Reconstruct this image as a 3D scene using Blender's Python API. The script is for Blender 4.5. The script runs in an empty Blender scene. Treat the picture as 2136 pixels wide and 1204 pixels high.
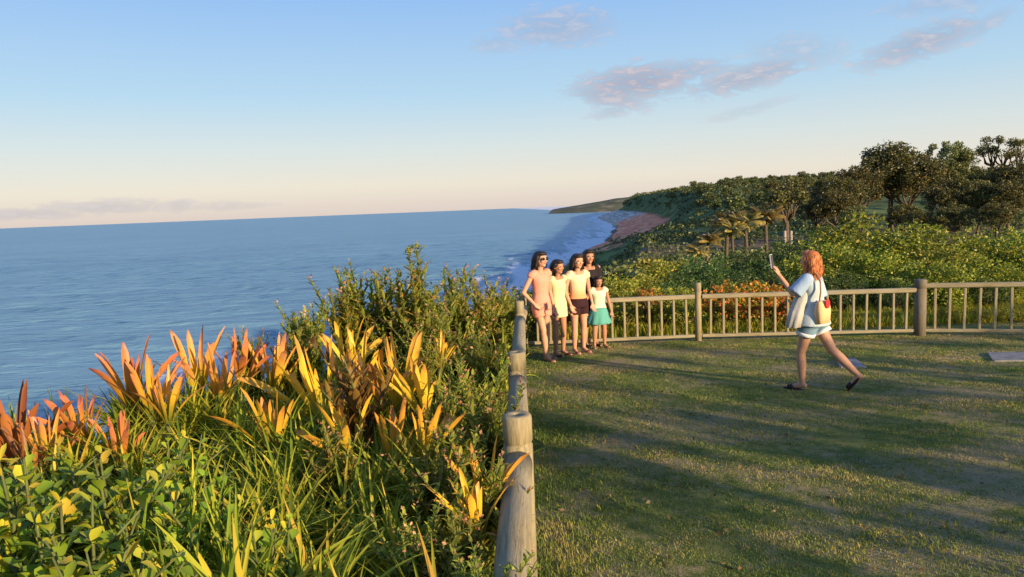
import bpy, math, random
import numpy as np
from mathutils import Vector, Matrix, noise
R = math.radians
rng = np.random.default_rng(11)
random.seed(11)
S = bpy.context.scene
COL = S.collection

# ------------------------------------------------------------------ camera
CAM = Vector((0, 0, 1.75))
FPX = 1543.0
cam = bpy.data.cameras.new("camera")
co = bpy.data.objects.new("camera", cam); COL.objects.link(co)
cam.sensor_width = 36; cam.lens = FPX / 2136 * 36
cam.clip_start = 0.05; cam.clip_end = 200000
CM = Matrix.Rotation(R(90 - 6.2), 3, 'X') @ Matrix.Rotation(R(-2.25), 3, 'Z')
co.matrix_world = Matrix.Translation(CAM) @ CM.to_4x4()
S.camera = co
S.render.resolution_x = 1024; S.render.resolution_y = 577

def ray(px, py):
    return (CM @ Vector((px - 1068, -(py - 602), -FPX))).normalized()
def at(px, py, Y):
    d = ray(px, py); return CAM + d * (Y / d.y)

# ------------------------------------------------------------------ light
SUN_AZ, SUN_EL = 43.0, 12.5          # degrees right of straight behind the camera, elevation
SUNH = Vector((math.sin(R(SUN_AZ)), -math.cos(R(SUN_AZ)), 0))
sd = Vector((SUNH.x * math.cos(R(SUN_EL)), SUNH.y * math.cos(R(SUN_EL)), math.sin(R(SUN_EL))))
sl = bpy.data.lights.new("sun", 'SUN'); sl.energy = 5.0; sl.angle = R(0.5); sl.color = (1.0, 0.73, 0.42)
so = bpy.data.objects.new("sun", sl); COL.objects.link(so); so.location = (20, -20, 30)
so.rotation_euler = sd.to_track_quat('Z', 'Y').to_euler()
S.view_settings.view_transform = 'Standard'; S.view_settings.look = 'None'
S.view_settings.exposure = 0.9; S.view_settings.gamma = 1.0

W = bpy.data.worlds.new("World"); S.world = W; W.use_nodes = True
def build_world():
    nt = W.node_tree; nt.nodes.clear()
    N = nt.nodes.new; L = nt.links.new
    out = N('ShaderNodeOutputWorld'); bg = N('ShaderNodeBackground'); bg.inputs['Strength'].default_value = 0.08
    sky = N('ShaderNodeTexSky'); sky.sky_type = 'NISHITA'; sky.sun_disc = False
    sky.sun_elevation = R(SUN_EL); sky.sun_rotation = R(180 - SUN_AZ)
    sky.altitude = 30; sky.air_density = 1.0; sky.dust_density = 1.2; sky.ozone_density = 1.6
    tc = N('ShaderNodeTexCoord'); sep = N('ShaderNodeSeparateXYZ'); L(tc.outputs['Generated'], sep.inputs[0])
    def M(op, a, b=None, clamp=False):
        m = N('ShaderNodeMath'); m.operation = op; m.use_clamp = clamp
        for i, v in enumerate((a, b)):
            if v is None: continue
            if isinstance(v, (int, float)): m.inputs[i].default_value = v
            else: L(v, m.inputs[i])
        return m.outputs[0]
    az = M('ARCTAN2', sep.outputs[0], sep.outputs[1]); el = M('ARCSINE', sep.outputs[2])
    def mix(f, a, b, mode='MIX'):
        m = N('ShaderNodeMix'); m.data_type = 'RGBA'; m.blend_type = mode
        if isinstance(f, float): m.inputs[0].default_value = f
        else: L(f, m.inputs[0])
        for s, v in ((m.inputs[6], a), (m.inputs[7], b)):
            if isinstance(v, tuple): s.default_value = v
            else: L(v, s)
        return m.outputs[2]
    # tint by elevation: clear blue overhead, cream over the sea
    rp = N('ShaderNodeValToRGB'); e = M('MULTIPLY', el, 1 / R(40), True); L(e, rp.inputs[0])
    cr = rp.color_ramp
    SKY = [(0.0, (5.3, 4.5, 4.1)), (0.05, (5.9, 5.4, 4.6)), (0.12, (4.8, 5.3, 5.3)), (0.21, (3.3, 4.75, 5.9)),
           (0.38, (2.1, 3.65, 6.1)), (0.62, (1.5, 2.8, 5.6)), (1.0, (1.0, 2.0, 4.4))]
    while len(cr.elements) < len(SKY): cr.elements.new(0.5)
    for el_, (p, c) in zip(cr.elements, SKY):
        el_.position = p; el_.color = (c[0] / 8, c[1] / 8, c[2] / 8, 1)
    g = mix(1.0, rp.outputs[0], (8, 8, 8, 1), 'MULTIPLY')
    base = mix(0.90, sky.outputs[0], g)
    # thin clouds as soft patches of the sky (direction space)
    cmb = N('ShaderNodeCombineXYZ'); L(az, cmb.inputs[0]); L(M('MULTIPLY', el, 3.2), cmb.inputs[1])
    nz = N('ShaderNodeTexNoise'); nz.inputs['Scale'].default_value = 34; nz.inputs['Detail'].default_value = 7; nz.inputs['Roughness'].default_value = .62
    nz.inputs['Distortion'].default_value = .5
    L(cmb.outputs[0], nz.inputs['Vector'])
    nb = M('MULTIPLY', M('SUBTRACT', nz.outputs[0], .5), 3.6)
    tot = None
    for (px, py, wx, wy, tilt, st) in [(1330, 172, 130, 34, -.05, 1.0), (1560, 160, 130, 24, -.16, .8), (1270, 200, 90, 24, .2, .8), (1420, 150, 120, 22, 0, .65),
                                       (1160, 60, 120, 34, 0, .55), (1040, 92, 60, 16, 0, .35), (1920, 90, 110, 26, -.22, .75), (2050, 55, 50, 14, -.5, .4),
                                       (1660, 110, 90, 30, .1, .35), (1290, 228, 60, 14, -.2, .5), (1560, 230, 90, 10, -.2, .25), (1960, 8, 90, 14, 0, .35),
                                       (220, 432, 120, 13, 0, .45), (60, 446, 110, 10, 0, .45), (470, 430, 90, 8, 0, .3), (375, 428, 30, 12, 0, .4)]:
        d = ray(px, py); a0 = math.atan2(d.x, d.y); e0 = math.asin(d.z)
        da = M('SUBTRACT', az, a0); de = M('SUBTRACT', el, e0)
        c, s_ = math.cos(tilt), math.sin(tilt)
        u = M('ADD', M('MULTIPLY', da, c), M('MULTIPLY', de, -s_)); v = M('ADD', M('MULTIPLY', da, s_), M('MULTIPLY', de, c))
        q = M('ADD', M('POWER', M('ABSOLUTE', M('DIVIDE', u, wx / FPX * 1.15)), 2.0), M('POWER', M('ABSOLUTE', M('DIVIDE', v, wy / FPX * 1.3)), 2.0))
        m = M('MULTIPLY', M('ADD', M('SUBTRACT', 1.0, q), nb, True), st)
        tot = m if tot is None else M('MAXIMUM', tot, m)
    tot = M('MULTIPLY', tot, 1.0, True)
    cc = mix(M('MULTIPLY', M('SUBTRACT', nz.outputs[0], .40), 4.0, True), (2.2, 2.45, 3.3, 1), (4.2, 3.95, 4.3, 1))
    fin = mix(tot, base, cc)
    L(fin, bg.inputs['Color']); L(bg.outputs[0], out.inputs[0])
build_world()

# ------------------------------------------------------------------ helpers
def tag(o, label=None, cat=None, group=None, kind=None):
    if label: o['label'] = label
    if cat: o['category'] = cat
    if group: o['group'] = group
    if kind: o['kind'] = kind
    return o
def empty(name, loc=(0, 0, 0), rz=0):
    o = bpy.data.objects.new(name, None); COL.objects.link(o); o.location = loc; o.rotation_euler.z = rz
    o.empty_display_size = .1
    return o
def link(name, me, mat, parent=None, loc=None):
    o = bpy.data.objects.new(name, me); COL.objects.link(o)
    if mat is not None:
        me.materials.clear(); me.materials.append(mat)
    if parent: o.parent = parent
    if loc is not None: o.location = loc
    return o
def fastmesh(name, V, F, t=None, smooth=False, pid=None):
    """V (n,3) F (m,k)"""
    V = np.asarray(V, np.float32); F = np.asarray(F, np.int32)
    me = bpy.data.meshes.new(name)
    me.vertices.add(len(V)); me.vertices.foreach_set('co', V.ravel())
    k = F.shape[1]
    me.loops.add(F.size); me.loops.foreach_set('vertex_index', F.ravel())
    me.polygons.add(len(F)); me.polygons.foreach_set('loop_start', np.arange(0, F.size, k, dtype=np.int32))
    if smooth: me.polygons.foreach_set('use_smooth', np.ones(len(F), bool))
    if t is not None:
        a = me.attributes.new('t', 'FLOAT', 'POINT'); a.data.foreach_set('value', np.asarray(t, np.float32))
    if pid is not None:
        a = me.attributes.new('rnd', 'FLOAT', 'POINT'); a.data.foreach_set('value', np.asarray(pid, np.float32))
    me.update(calc_edges=True); return me
def copy_tree(o, parent=None):
    c = o.copy(); COL.objects.link(c)
    if parent: c.parent = parent
    for ch in list(o.children): copy_tree(ch, c)
    return c
class MB:
    def __init__(s): s.v = []; s.f = []
    def add(s, V, F):
        b = len(s.v); s.v += [tuple(p) for p in V]; s.f += [tuple(i + b for i in f) for f in F]
    def box(s, c, d, rot=None):
        V = [Vector((x * d[0] / 2, y * d[1] / 2, z * d[2] / 2)) for x in (-1, 1) for y in (-1, 1) for z in (-1, 1)]
        if rot: V = [rot @ v for v in V]
        V = [v + Vector(c) for v in V]
        s.add(V, [(0, 1, 3, 2), (4, 6, 7, 5), (0, 4, 5, 1), (2, 3, 7, 6), (0, 2, 6, 4), (1, 5, 7, 3)])
    def rings(s, rings, cap=True):
        n = len(rings[0]); V = [p for r in rings for p in r]; F = []
        for i in range(len(rings) - 1):
            for j in range(n):
                k = (j + 1) % n
                F.append((i * n + j, i * n + k, (i + 1) * n + k, (i + 1) * n + j))
        if cap: F.append(tuple(range(n))[::-1]); F.append(tuple((len(rings) - 1) * n + j for j in range(n)))
        s.add(V, F)
    def tube(s, pts, rad, n=12, cap=True):
        pts = [Vector(p) for p in pts]; rings = []
        for i, p in enumerate(pts):
            d = (pts[min(i + 1, len(pts) - 1)] - pts[max(i - 1, 0)]).normalized()
            a = d.orthogonal().normalized() if i == 0 else (a - d * a.dot(d)).normalized()
            b = d.cross(a); r = rad[i] if hasattr(rad, '__len__') else rad
            rings.append([p + (a * math.cos(k * 2 * math.pi / n) + b * math.sin(k * 2 * math.pi / n)) * r for k in range(n)])
        s.rings(rings, cap)
    def capsule(s, a, b, ra, rb, n=14):
        a = Vector(a); b = Vector(b); d = (b - a).normalized() if (b - a).length > 1e-6 else Vector((0, 0, 1))
        pts = []; rad = []
        for k in (85, 60, 35, 15): pts.append(a - d * ra * math.sin(R(k))); rad.append(ra * math.cos(R(k)))
        pts.append(a); rad.append(ra); pts.append((a + b) / 2); rad.append((ra + rb) / 2); pts.append(b); rad.append(rb)
        for k in (15, 35, 60, 85): pts.append(b + d * rb * math.sin(R(k))); rad.append(rb * math.cos(R(k)))
        s.tube(pts, rad, n)
    def ellipsoid(s, c, r, M3=None, n=16, m=10):
        rings = []
        for i in range(m + 1):
            ph = -math.pi / 2 + math.pi * (i + .05) / (m + .1)
            ring = []
            for j in range(n):
                th = 2 * math.pi * j / n
                p = Vector((r[0] * math.cos(ph) * math.cos(th), r[1] * math.cos(ph) * math.sin(th), r[2] * math.sin(ph)))
                if M3: p = M3 @ p
                ring.append(p + Vector(c))
            rings.append(ring)
        s.rings(rings)
    def loft(s, secs, n=24, M3=None, fold=0, nf=9, cap=True):
        """secs: (cx,cy,cz,rx,ry) ellipse sections"""
        rings = []
        for i, (cx, cy, cz, rx, ry) in enumerate(secs):
            q = i / (len(secs) - 1)
            ring = []
            for j in range(n):
                th = 2 * math.pi * j / n
                k = 1 + fold * q * math.sin(th * nf + 1.3 * q)
                p = Vector((cx + rx * k * math.cos(th), cy + ry * k * math.sin(th), cz))
                ring.append(M3 @ p if M3 else p)
            rings.append(ring)
        s.rings(rings, cap)
    def mesh(s, name, smooth=False):
        me = bpy.data.meshes.new(name); me.from_pydata(s.v, [], s.f)
        if smooth: me.polygons.foreach_set('use_smooth', [True] * len(me.polygons))
        me.update(); return me
    def build(s, name, mat, parent=None, smooth=False, loc=None):
        return link(name, s.mesh(name, smooth), mat, parent, loc)

def bake(o, mods):
    """apply modifiers and swap the mesh"""
    for t, kw in mods:
        m = o.modifiers.new(t, t)
        for k, v in kw.items(): setattr(m, k, v)
    dg = bpy.context.evaluated_depsgraph_get()
    me = bpy.data.meshes.new_from_object(o.evaluated_get(dg)); o.modifiers.clear()
    mats = list(o.data.materials); old = o.data; o.data = me
    me.materials.clear()
    for m in mats: me.materials.append(m)
    me.polygons.foreach_set('use_smooth', [True] * len(me.polygons)); bpy.data.meshes.remove(old)
    return o

# ------------------------------------------------------------------ materials
def new_mat(name):
    m = bpy.data.materials.new(name); m.use_nodes = True; m.node_tree.nodes.clear(); return m
class NT:
    def __init__(s, m): s.t = m.node_tree; s.out = s.t.nodes.new('ShaderNodeOutputMaterial')
    def n(s, t, **kw):
        x = s.t.nodes.new(t)
        for k, v in kw.items():
            if k in x.inputs.keys() if hasattr(x.inputs, 'keys') else False:
                i = x.inputs[k]
                if hasattr(v, 'is_linked') or isinstance(v, bpy.types.NodeSocket): s.t.links.new(v, i)
                else: i.default_value = v
            else: setattr(x, k, v)
        return x
    def l(s, a, b): s.t.links.new(a, b)
    def math(s, op, a, b=None, clamp=False):
        m = s.t.nodes.new('ShaderNodeMath'); m.operation = op; m.use_clamp = clamp
        for i, v in enumerate((a, b)):
            if v is None: continue
            if isinstance(v, (int, float)): m.inputs[i].default_value = v
            else: s.l(v, m.inputs[i])
        return m.outputs[0]
    def mix(s, f, a, b, mode='MIX'):
        m = s.t.nodes.new('ShaderNodeMix'); m.data_type = 'RGBA'; m.blend_type = mode
        if isinstance(f, (int, float)): m.inputs[0].default_value = f
        else: s.l(f, m.inputs[0])
        for k, v in ((m.inputs[6], a), (m.inputs[7], b)):
            if isinstance(v, tuple): k.default_value = v if len(v) == 4 else (*v, 1)
            else: s.l(v, k)
        return m.outputs[2]
    def ramp(s, f, stops, interp='LINEAR'):
        r = s.t.nodes.new('ShaderNodeValToRGB'); cr = r.color_ramp; cr.interpolation = interp
        while len(cr.elements) < len(stops): cr.elements.new(.5)
        for e, (p, c) in zip(cr.elements, stops): e.position = p; e.color = (*c, 1) if len(c) == 3 else c
        s.l(f, r.inputs[0]); return r.outputs[0]
    def noise(s, scale, detail=4, rough=.55, vec=None, dist=0):
        x = s.t.nodes.new('ShaderNodeTexNoise'); x.inputs['Scale'].default_value = scale; x.inputs['Detail'].default_value = detail
        x.inputs['Roughness'].default_value = rough; x.inputs['Distortion'].default_value = dist
        if vec is not None: s.l(vec, x.inputs['Vector'])
        return x.outputs[0]
    def pos(s, scale=None, obj=True):
        if obj: v = s.t.nodes.new('ShaderNodeTexCoord').outputs['Object']
        else: v = s.t.nodes.new('ShaderNodeNewGeometry').outputs['Position']
        if scale:
            m = s.t.nodes.new('ShaderNodeMapping'); m.inputs['Scale'].default_value = scale; s.l(v, m.inputs[0]); v = m.outputs[0]
        return v
    def bsdf(s, color, rough=.6, bump=None, bs=.3, bd=.02, spec=.3, sub=0):
        b = s.t.nodes.new('ShaderNodeBsdfPrincipled')
        if isinstance(color, tuple): b.inputs['Base Color'].default_value = (*color, 1)
        else: s.l(color, b.inputs['Base Color'])
        if isinstance(rough, (int, float)): b.inputs['Roughness'].default_value = rough
        else: s.l(rough, b.inputs['Roughness'])
        b.inputs['Specular IOR Level'].default_value = spec
        if sub: b.inputs['Subsurface Weight'].default_value = sub; b.inputs['Subsurface Radius'].default_value = (.02, .008, .004)
        if bump is not None:
            q = s.t.nodes.new('ShaderNodeBump'); q.inputs['Strength'].default_value = bs; q.inputs['Distance'].default_value = bd
            s.l(bump, q.inputs['Height']); s.l(q.outputs[0], b.inputs['Normal'])
        s.l(b.outputs[0], s.out.inputs[0]); return b

def leaf_mat(name, stops, tip=None, trans=.35, rough=.45, tipramp=None, objvar=0.25, spec=.35):
    """stops: colours over the random value of each leaf; tipramp: colours along the leaf (attribute t)"""
    m = new_mat(name); k = NT(m)
    g = k.n('ShaderNodeNewGeometry'); rnd = g.outputs['Random Per Island']
    oi = k.n('ShaderNodeObjectInfo').outputs['Random']
    c = k.ramp(rnd, stops)
    if tipramp:
        a = k.n('ShaderNodeAttribute'); a.attribute_name = 't'
        f = k.math('ADD', a.outputs['Fac'], k.math('MULTIPLY', k.math('SUBTRACT', rnd, .5), .35), True)
        tr = k.ramp(f, tipramp[0])
        c = k.mix(tipramp[1], c, tr)
        c = k.mix(k.ramp(k.noise(14, 5, .7, k.pos()), [(.52, (0, 0, 0)), (.72, (.7, .7, .7))]), c, k.mix(1.0, c, (.5, .6, .5), 'MULTIPLY'))
    hsv = k.n('ShaderNodeHueSaturation'); k.l(c, hsv.inputs['Color'])
    k.l(k.math('ADD', .5 - objvar * .06, k.math('MULTIPLY', oi, objvar * .12)), hsv.inputs['Hue'])
    k.l(k.math('ADD', 1 - objvar * .6, k.math('MULTIPLY', oi, objvar * 1.2)), hsv.inputs['Value'])
    c = hsv.outputs[0]
    b = k.bsdf(c, rough, spec=spec)
    tb = k.n('ShaderNodeBsdfTranslucent'); k.l(k.mix(.5, c, k.mix(1.0, c, (1.3, 1.25, .5), 'MULTIPLY')), tb.inputs[0])
    mx = k.n('ShaderNodeMixShader'); mx.inputs[0].default_value = trans
    k.l(b.outputs[0], mx.inputs[1]); k.l(tb.outputs[0], mx.inputs[2]); k.l(mx.outputs[0], k.out.inputs[0])
    return m

def wood_mat(name, a=(.17, .145, .085), b=(.38, .32, .19), grey=(.27, .26, .21)):
    m = new_mat(name); k = NT(m)
    v = k.pos((9, 9, .9)); n1 = k.noise(6, 8, .65, v, .4); n2 = k.noise(1.7, 3, .5, k.pos())
    n3 = k.noise(30, 6, .7, k.pos((6, 6, .35)))
    c = k.ramp(n1, [(.28, a), (.5, tuple((x + y) / 2 for x, y in zip(a, b))), (.72, b)])
    c = k.mix(k.ramp(n2, [(.4, (0, 0, 0)), (.68, (.75, .75, .75))]), c, grey)
    crack = k.ramp(n3, [(.36, (.25, .25, .25)), (.42, (1, 1, 1))])
    c = k.mix(.8, c, crack, 'MULTIPLY')
    k.bsdf(c, .8, k.math('ADD', n1, k.math('MULTIPLY', n3, .8)), .5, .006, .2); return m
def plain(name, c, rough=.7, var=.25, scale=30, bs=.15, sub=0, spec=.25, bd=.01):
    m = new_mat(name); k = NT(m); n = k.noise(scale, 5, .6, k.pos())
    col = k.ramp(n, [(.3, tuple(x * (1 - var) for x in c)), (.7, tuple(min(1, x * (1 + var)) for x in c))])
    k.bsdf(col, rough, n, bs, bd, spec, sub); return m

WOOD = wood_mat('weathered_wood'); WOOD_SHADE = wood_mat('weathered_wood_painted_shade', (.10, .09, .07), (.2, .17, .12), (.15, .15, .15))  # second wood is a darker copy: shade on one post put into its colour
DIRT = plain('dark_soil', (.035, .028, .018), .95, .4, 9, .6)
BARK = plain('bark', (.10, .075, .05), .95, .45, 14, .8, bd=.03)
STEM = plain('green_stem', (.09, .11, .035), .6, .3, 20, .3)

# ------------------------------------------------------------------ terrain
SEA = -35.0
def sstep(a, b, x):
    t = np.clip((x - a) / (b - a), 0, 1); return t * t * (3 - 2 * t)
def shoreX(Y): return np.interp(Y, [-300, 0, 150, 300, 450, 545, 679, 1080, 1400, 2100, 2600, 3300], [-110, -70, -45, 5, 30, 51, 84, 152, 192, 249, 330, 480])
def edgeX(Y): return np.interp(Y, [-100, -10, 1, 3, 5, 6.2, 7.5, 9, 12, 14, 25, 60, 110, 180, 300, 500], [-20, -8, -5.6, -4.9, -3.7, -2.9, -1.9, -1.2, -.5, .5, 3.6, 11.5, 21, 38, 75, 140])
def fbm(X, Y, s, seed=0):
    r = np.random.default_rng(seed); z = 0 * X; a = 1.0
    for o in range(5):
        for _ in range(3):
            th = r.uniform(0, 6.28); ph = r.uniform(0, 6.28); f = 2 * math.pi / s * 2 ** o * r.uniform(.8, 1.25)
            z = z + a * np.sin((X * math.cos(th) + Y * math.sin(th)) * f + ph + 1.5 * np.sin((X * math.sin(th) - Y * math.cos(th)) * f * .6 + ph * 2))
        a *= .5
    return z / 5
def height(X, Y):
    X = np.asarray(X, float); Y = np.asarray(Y, float)
    # near plateau
    p = np.where(Y < 14, -.045 * Y, -.63 - .055 * (Y - 14)); p = np.maximum(p, -3.6)
    hillr = sstep(70, 200, Y) * 6.5 * sstep(.20, .45, X / np.maximum(Y, 1))
    p = p + hillr
    e = edgeX(Y); drop = np.maximum(e - X, 0)
    near = p - np.where(drop < 1.5, drop * drop * .25, .5625 + (drop - 1.5) * .85) + (Y > 16) * .25 * fbm(X, Y, 14, 3) * np.clip((Y - 16) / 20, 0, 1)
    near = np.maximum(near, SEA - 4)
    # far coast
    d = X - shoreX(Y) + 6 * fbm(X, Y, 150, 5)
    prof = np.interp(d, [-120, -20, 0, 5, 10, 66, 80, 105, 140, 420, 1500], [-45, -37, -35.1, -33.6, -30, -14, -3, 14, 17, 19, 26])
    g = np.interp(Y, [0, 200, 400, 600, 800, 1200], [.25, .35, .5, .75, 1.0, 1.3])
    far = np.where(prof > -7, -7 + (prof + 7) * g, prof) + 1.2 * fbm(X, Y, 90, 7) * sstep(20, 90, d) * 1.6
    far = far + 2.2 * fbm(X, Y, 26, 8) * sstep(8, 20, d) * (1 - sstep(48, 70, d))
    w = sstep(110, 260, Y)
    return near * (1 - w) + far * w
def H(x, y): return float(height(np.array([x]), np.array([y]))[0])

def ground_hit(px, py):
    d = ray(px, py); t = -(CAM.z) / (d.z + .045 * d.y); return CAM + d * t

def build_terrain():
    ys = np.concatenate([np.arange(-70, -2, 2.0), np.arange(-2, 20, .25), np.geomspace(20, 3300, 330)])
    us = np.concatenate([np.linspace(-1, -.12, 50), np.linspace(-.115, .5, 190), np.linspace(.51, 1, 60)])
    Yg, U = np.meshgrid(ys, us, indexing='ij')
    Wd = 30 + np.abs(Yg) * 1.1
    Xg = U * Wd
    Z = height(Xg, Yg)
    n, m = Yg.shape; V = np.stack([Xg, Yg, Z], -1).reshape(-1, 3)
    i = np.arange((n - 1) * m).reshape(n - 1, m)[:, :-1].ravel()
    F = np.stack([i, i + 1, i + m + 1, i + m], -1)
    me = fastmesh('terrain', V, F, smooth=True)
    m_ = new_mat('terrain'); k = NT(m_)
    P = k.pos(obj=False); sp = k.n('ShaderNodeSeparateXYZ'); k.l(P, sp.inputs[0])
    g = k.n('ShaderNodeNewGeometry'); nz = k.n('ShaderNodeSeparateXYZ'); k.l(g.outputs['Normal'], nz.inputs[0])
    # lawn
    big = k.noise(.55, 4, .6, k.pos((1, 1.5, 1), obj=False)); sm = k.noise(9, 6, .7, P); fine = k.noise(70, 3, .7, P)
    lawn = k.ramp(sm, [(.3, (.09, .115, .03)), (.5, (.16, .185, .05)), (.72, (.28, .26, .09))])
    dry = k.ramp(fine, [(.3, (.19, .15, .085)), (.7, (.40, .32, .19))])
    lawn = k.mix(k.math('MULTIPLY', k.ramp(k.math('ADD', big, k.math('MULTIPLY', k.math('SUBTRACT', sm, .5), .5)), [(.45, (0, 0, 0)), (.56, (1, 1, 1))]), .85), lawn, dry)
    # hillside
    hn = k.noise(.06, 6, .65, P); hf = k.noise(.5, 5, .7, P)
    hill = k.ramp(hf, [(.3, (.035, .055, .02)), (.55, (.07, .10, .032)), (.75, (.13, .14, .055))])
    hill = k.mix(k.ramp(hn, [(.50, (0, 0, 0)), (.60, (.8, .8, .8))]), hill, (.15, .20, .07))
    rn = k.noise(.06, 7, .75, k.pos((1, 1, 5), obj=False))
    rock = k.ramp(rn, [(.3, (.30, .11, .07)), (.5, (.74, .26, .15)), (.62, (.80, .40, .25)), (.75, (.80, .62, .5))])
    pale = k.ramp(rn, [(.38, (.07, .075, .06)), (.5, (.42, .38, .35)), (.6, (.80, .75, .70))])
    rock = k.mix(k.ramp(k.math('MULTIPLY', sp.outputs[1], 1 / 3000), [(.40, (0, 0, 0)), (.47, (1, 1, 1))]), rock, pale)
    steep = k.ramp(k.math('ADD', nz.outputs[2], k.math('MULTIPLY', k.math('SUBTRACT', rn, .5), .12)), [(.86, (1, 1, 1)), (.93, (0, 0, 0))])
    zz = k.math('MULTIPLY', k.math('ADD', sp.outputs[2], k.math('ADD', 40, k.math('MULTIPLY', k.math('SUBTRACT', rn, .5), 16))), 1 / 40)
    low = k.ramp(zz, [(.60, (1, 1, 1)), (.64, (0, 0, 0))])
    vegp = k.noise(.02, 5, .65, P)
    yy_ = k.math('ADD', k.math('MULTIPLY', sp.outputs[1], 1 / 1000), k.math('MULTIPLY', k.math('SUBTRACT', vegp, .5), 1.6))
    steep = k.math('MULTIPLY', k.math('MAXIMUM', steep, low), k.ramp(yy_, [(.46, (0, 0, 0)), (.54, (1, 1, 1))]))
    steep = k.math('MULTIPLY', steep, low)
    far = k.mix(steep, hill, rock)
    rockd = k.ramp(hf, [(.35, (.05, .045, .04)), (.65, (.20, .17, .15))])
    z = k.math('MULTIPLY', k.math('ADD', sp.outputs[2], 40), 1 / 40)
    sandc = k.mix(k.ramp(k.math('MULTIPLY', sp.outputs[1], 1 / 3000), [(.37, (0, 0, 0)), (.42, (1, 1, 1))]), rockd, (.42, .36, .30))
    far = k.mix(k.ramp(z, [(.185, (1, 1, 1)), (.215, (0, 0, 0))]), far, sandc)
    dirtb = k.noise(.05, 4, .6, P)
    yb = k.ramp(k.math('MULTIPLY', sp.outputs[1], 1 / 200), [(.22, (0, 0, 0)), (.27, (1, 1, 1)), (.44, (1, 1, 1)), (.5, (0, 0, 0))])
    far = k.mix(k.math('MULTIPLY', yb, k.ramp(dirtb, [(.35, (0, 0, 0)), (.42, (1, 1, 1))])), far, k.ramp(hf, [(.3, (.11, .075, .055)), (.7, (.20, .14, .10))]))
    fy = k.ramp(k.math('MULTIPLY', sp.outputs[1], 1 / 20), [(.62, (0, 0, 0)), (.66, (1, 1, 1))])
    c = k.mix(fy, lawn, far)
    k.bsdf(c, .95, k.math('ADD', fine, sm), .8, .03, .1)
    tag(link('terrain', me, m_), kind='structure')
build_terrain()

def build_headland():
    # long low cape far along the coast
    xs = np.linspace(0, 1, 160); ds = np.linspace(0, 1, 26)
    A, B = np.meshgrid(xs, ds, indexing='ij')
    X = 190 + 2300 * A ** 1.3 + B * 250; Y = 3780 - 900 * A ** 1.1 + 900 * B
    top = np.interp(A, [0, .02, .12, .22, .45, 1], [-16, -13, 5, 30, 62, 95])
    Z = SEA - 3 + (top - SEA + 3) * np.minimum(1, (B * 9) ** .8) * sstep(0, .012, A) + 2.2 * fbm(X, Y, 160, 9) * (B > .05)
    Z = np.where(B > .9, SEA - 3, Z)
    n, m = A.shape; i = np.arange((n - 1) * m).reshape(n - 1, m)[:, :-1].ravel()
    me = fastmesh('headland', np.stack([X, Y, Z], -1).reshape(-1, 3), np.stack([i, i + m, i + m + 1, i + 1], -1), smooth=True)
    m_ = new_mat('headland'); k = NT(m_); P = k.pos((1, 1, 6), obj=False); n1 = k.noise(.012, 6, .65, P)
    g = k.n('ShaderNodeNewGeometry'); nz = k.n('ShaderNodeSeparateXYZ'); k.l(g.outputs['Normal'], nz.inputs[0])
    c = k.ramp(n1, [(.35, (.05, .06, .045)), (.55, (.09, .10, .07)), (.7, (.2, .18, .15))])
    k.bsdf(c, .95); tag(link('hills', me, m_), kind='structure')
build_headland()

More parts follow.
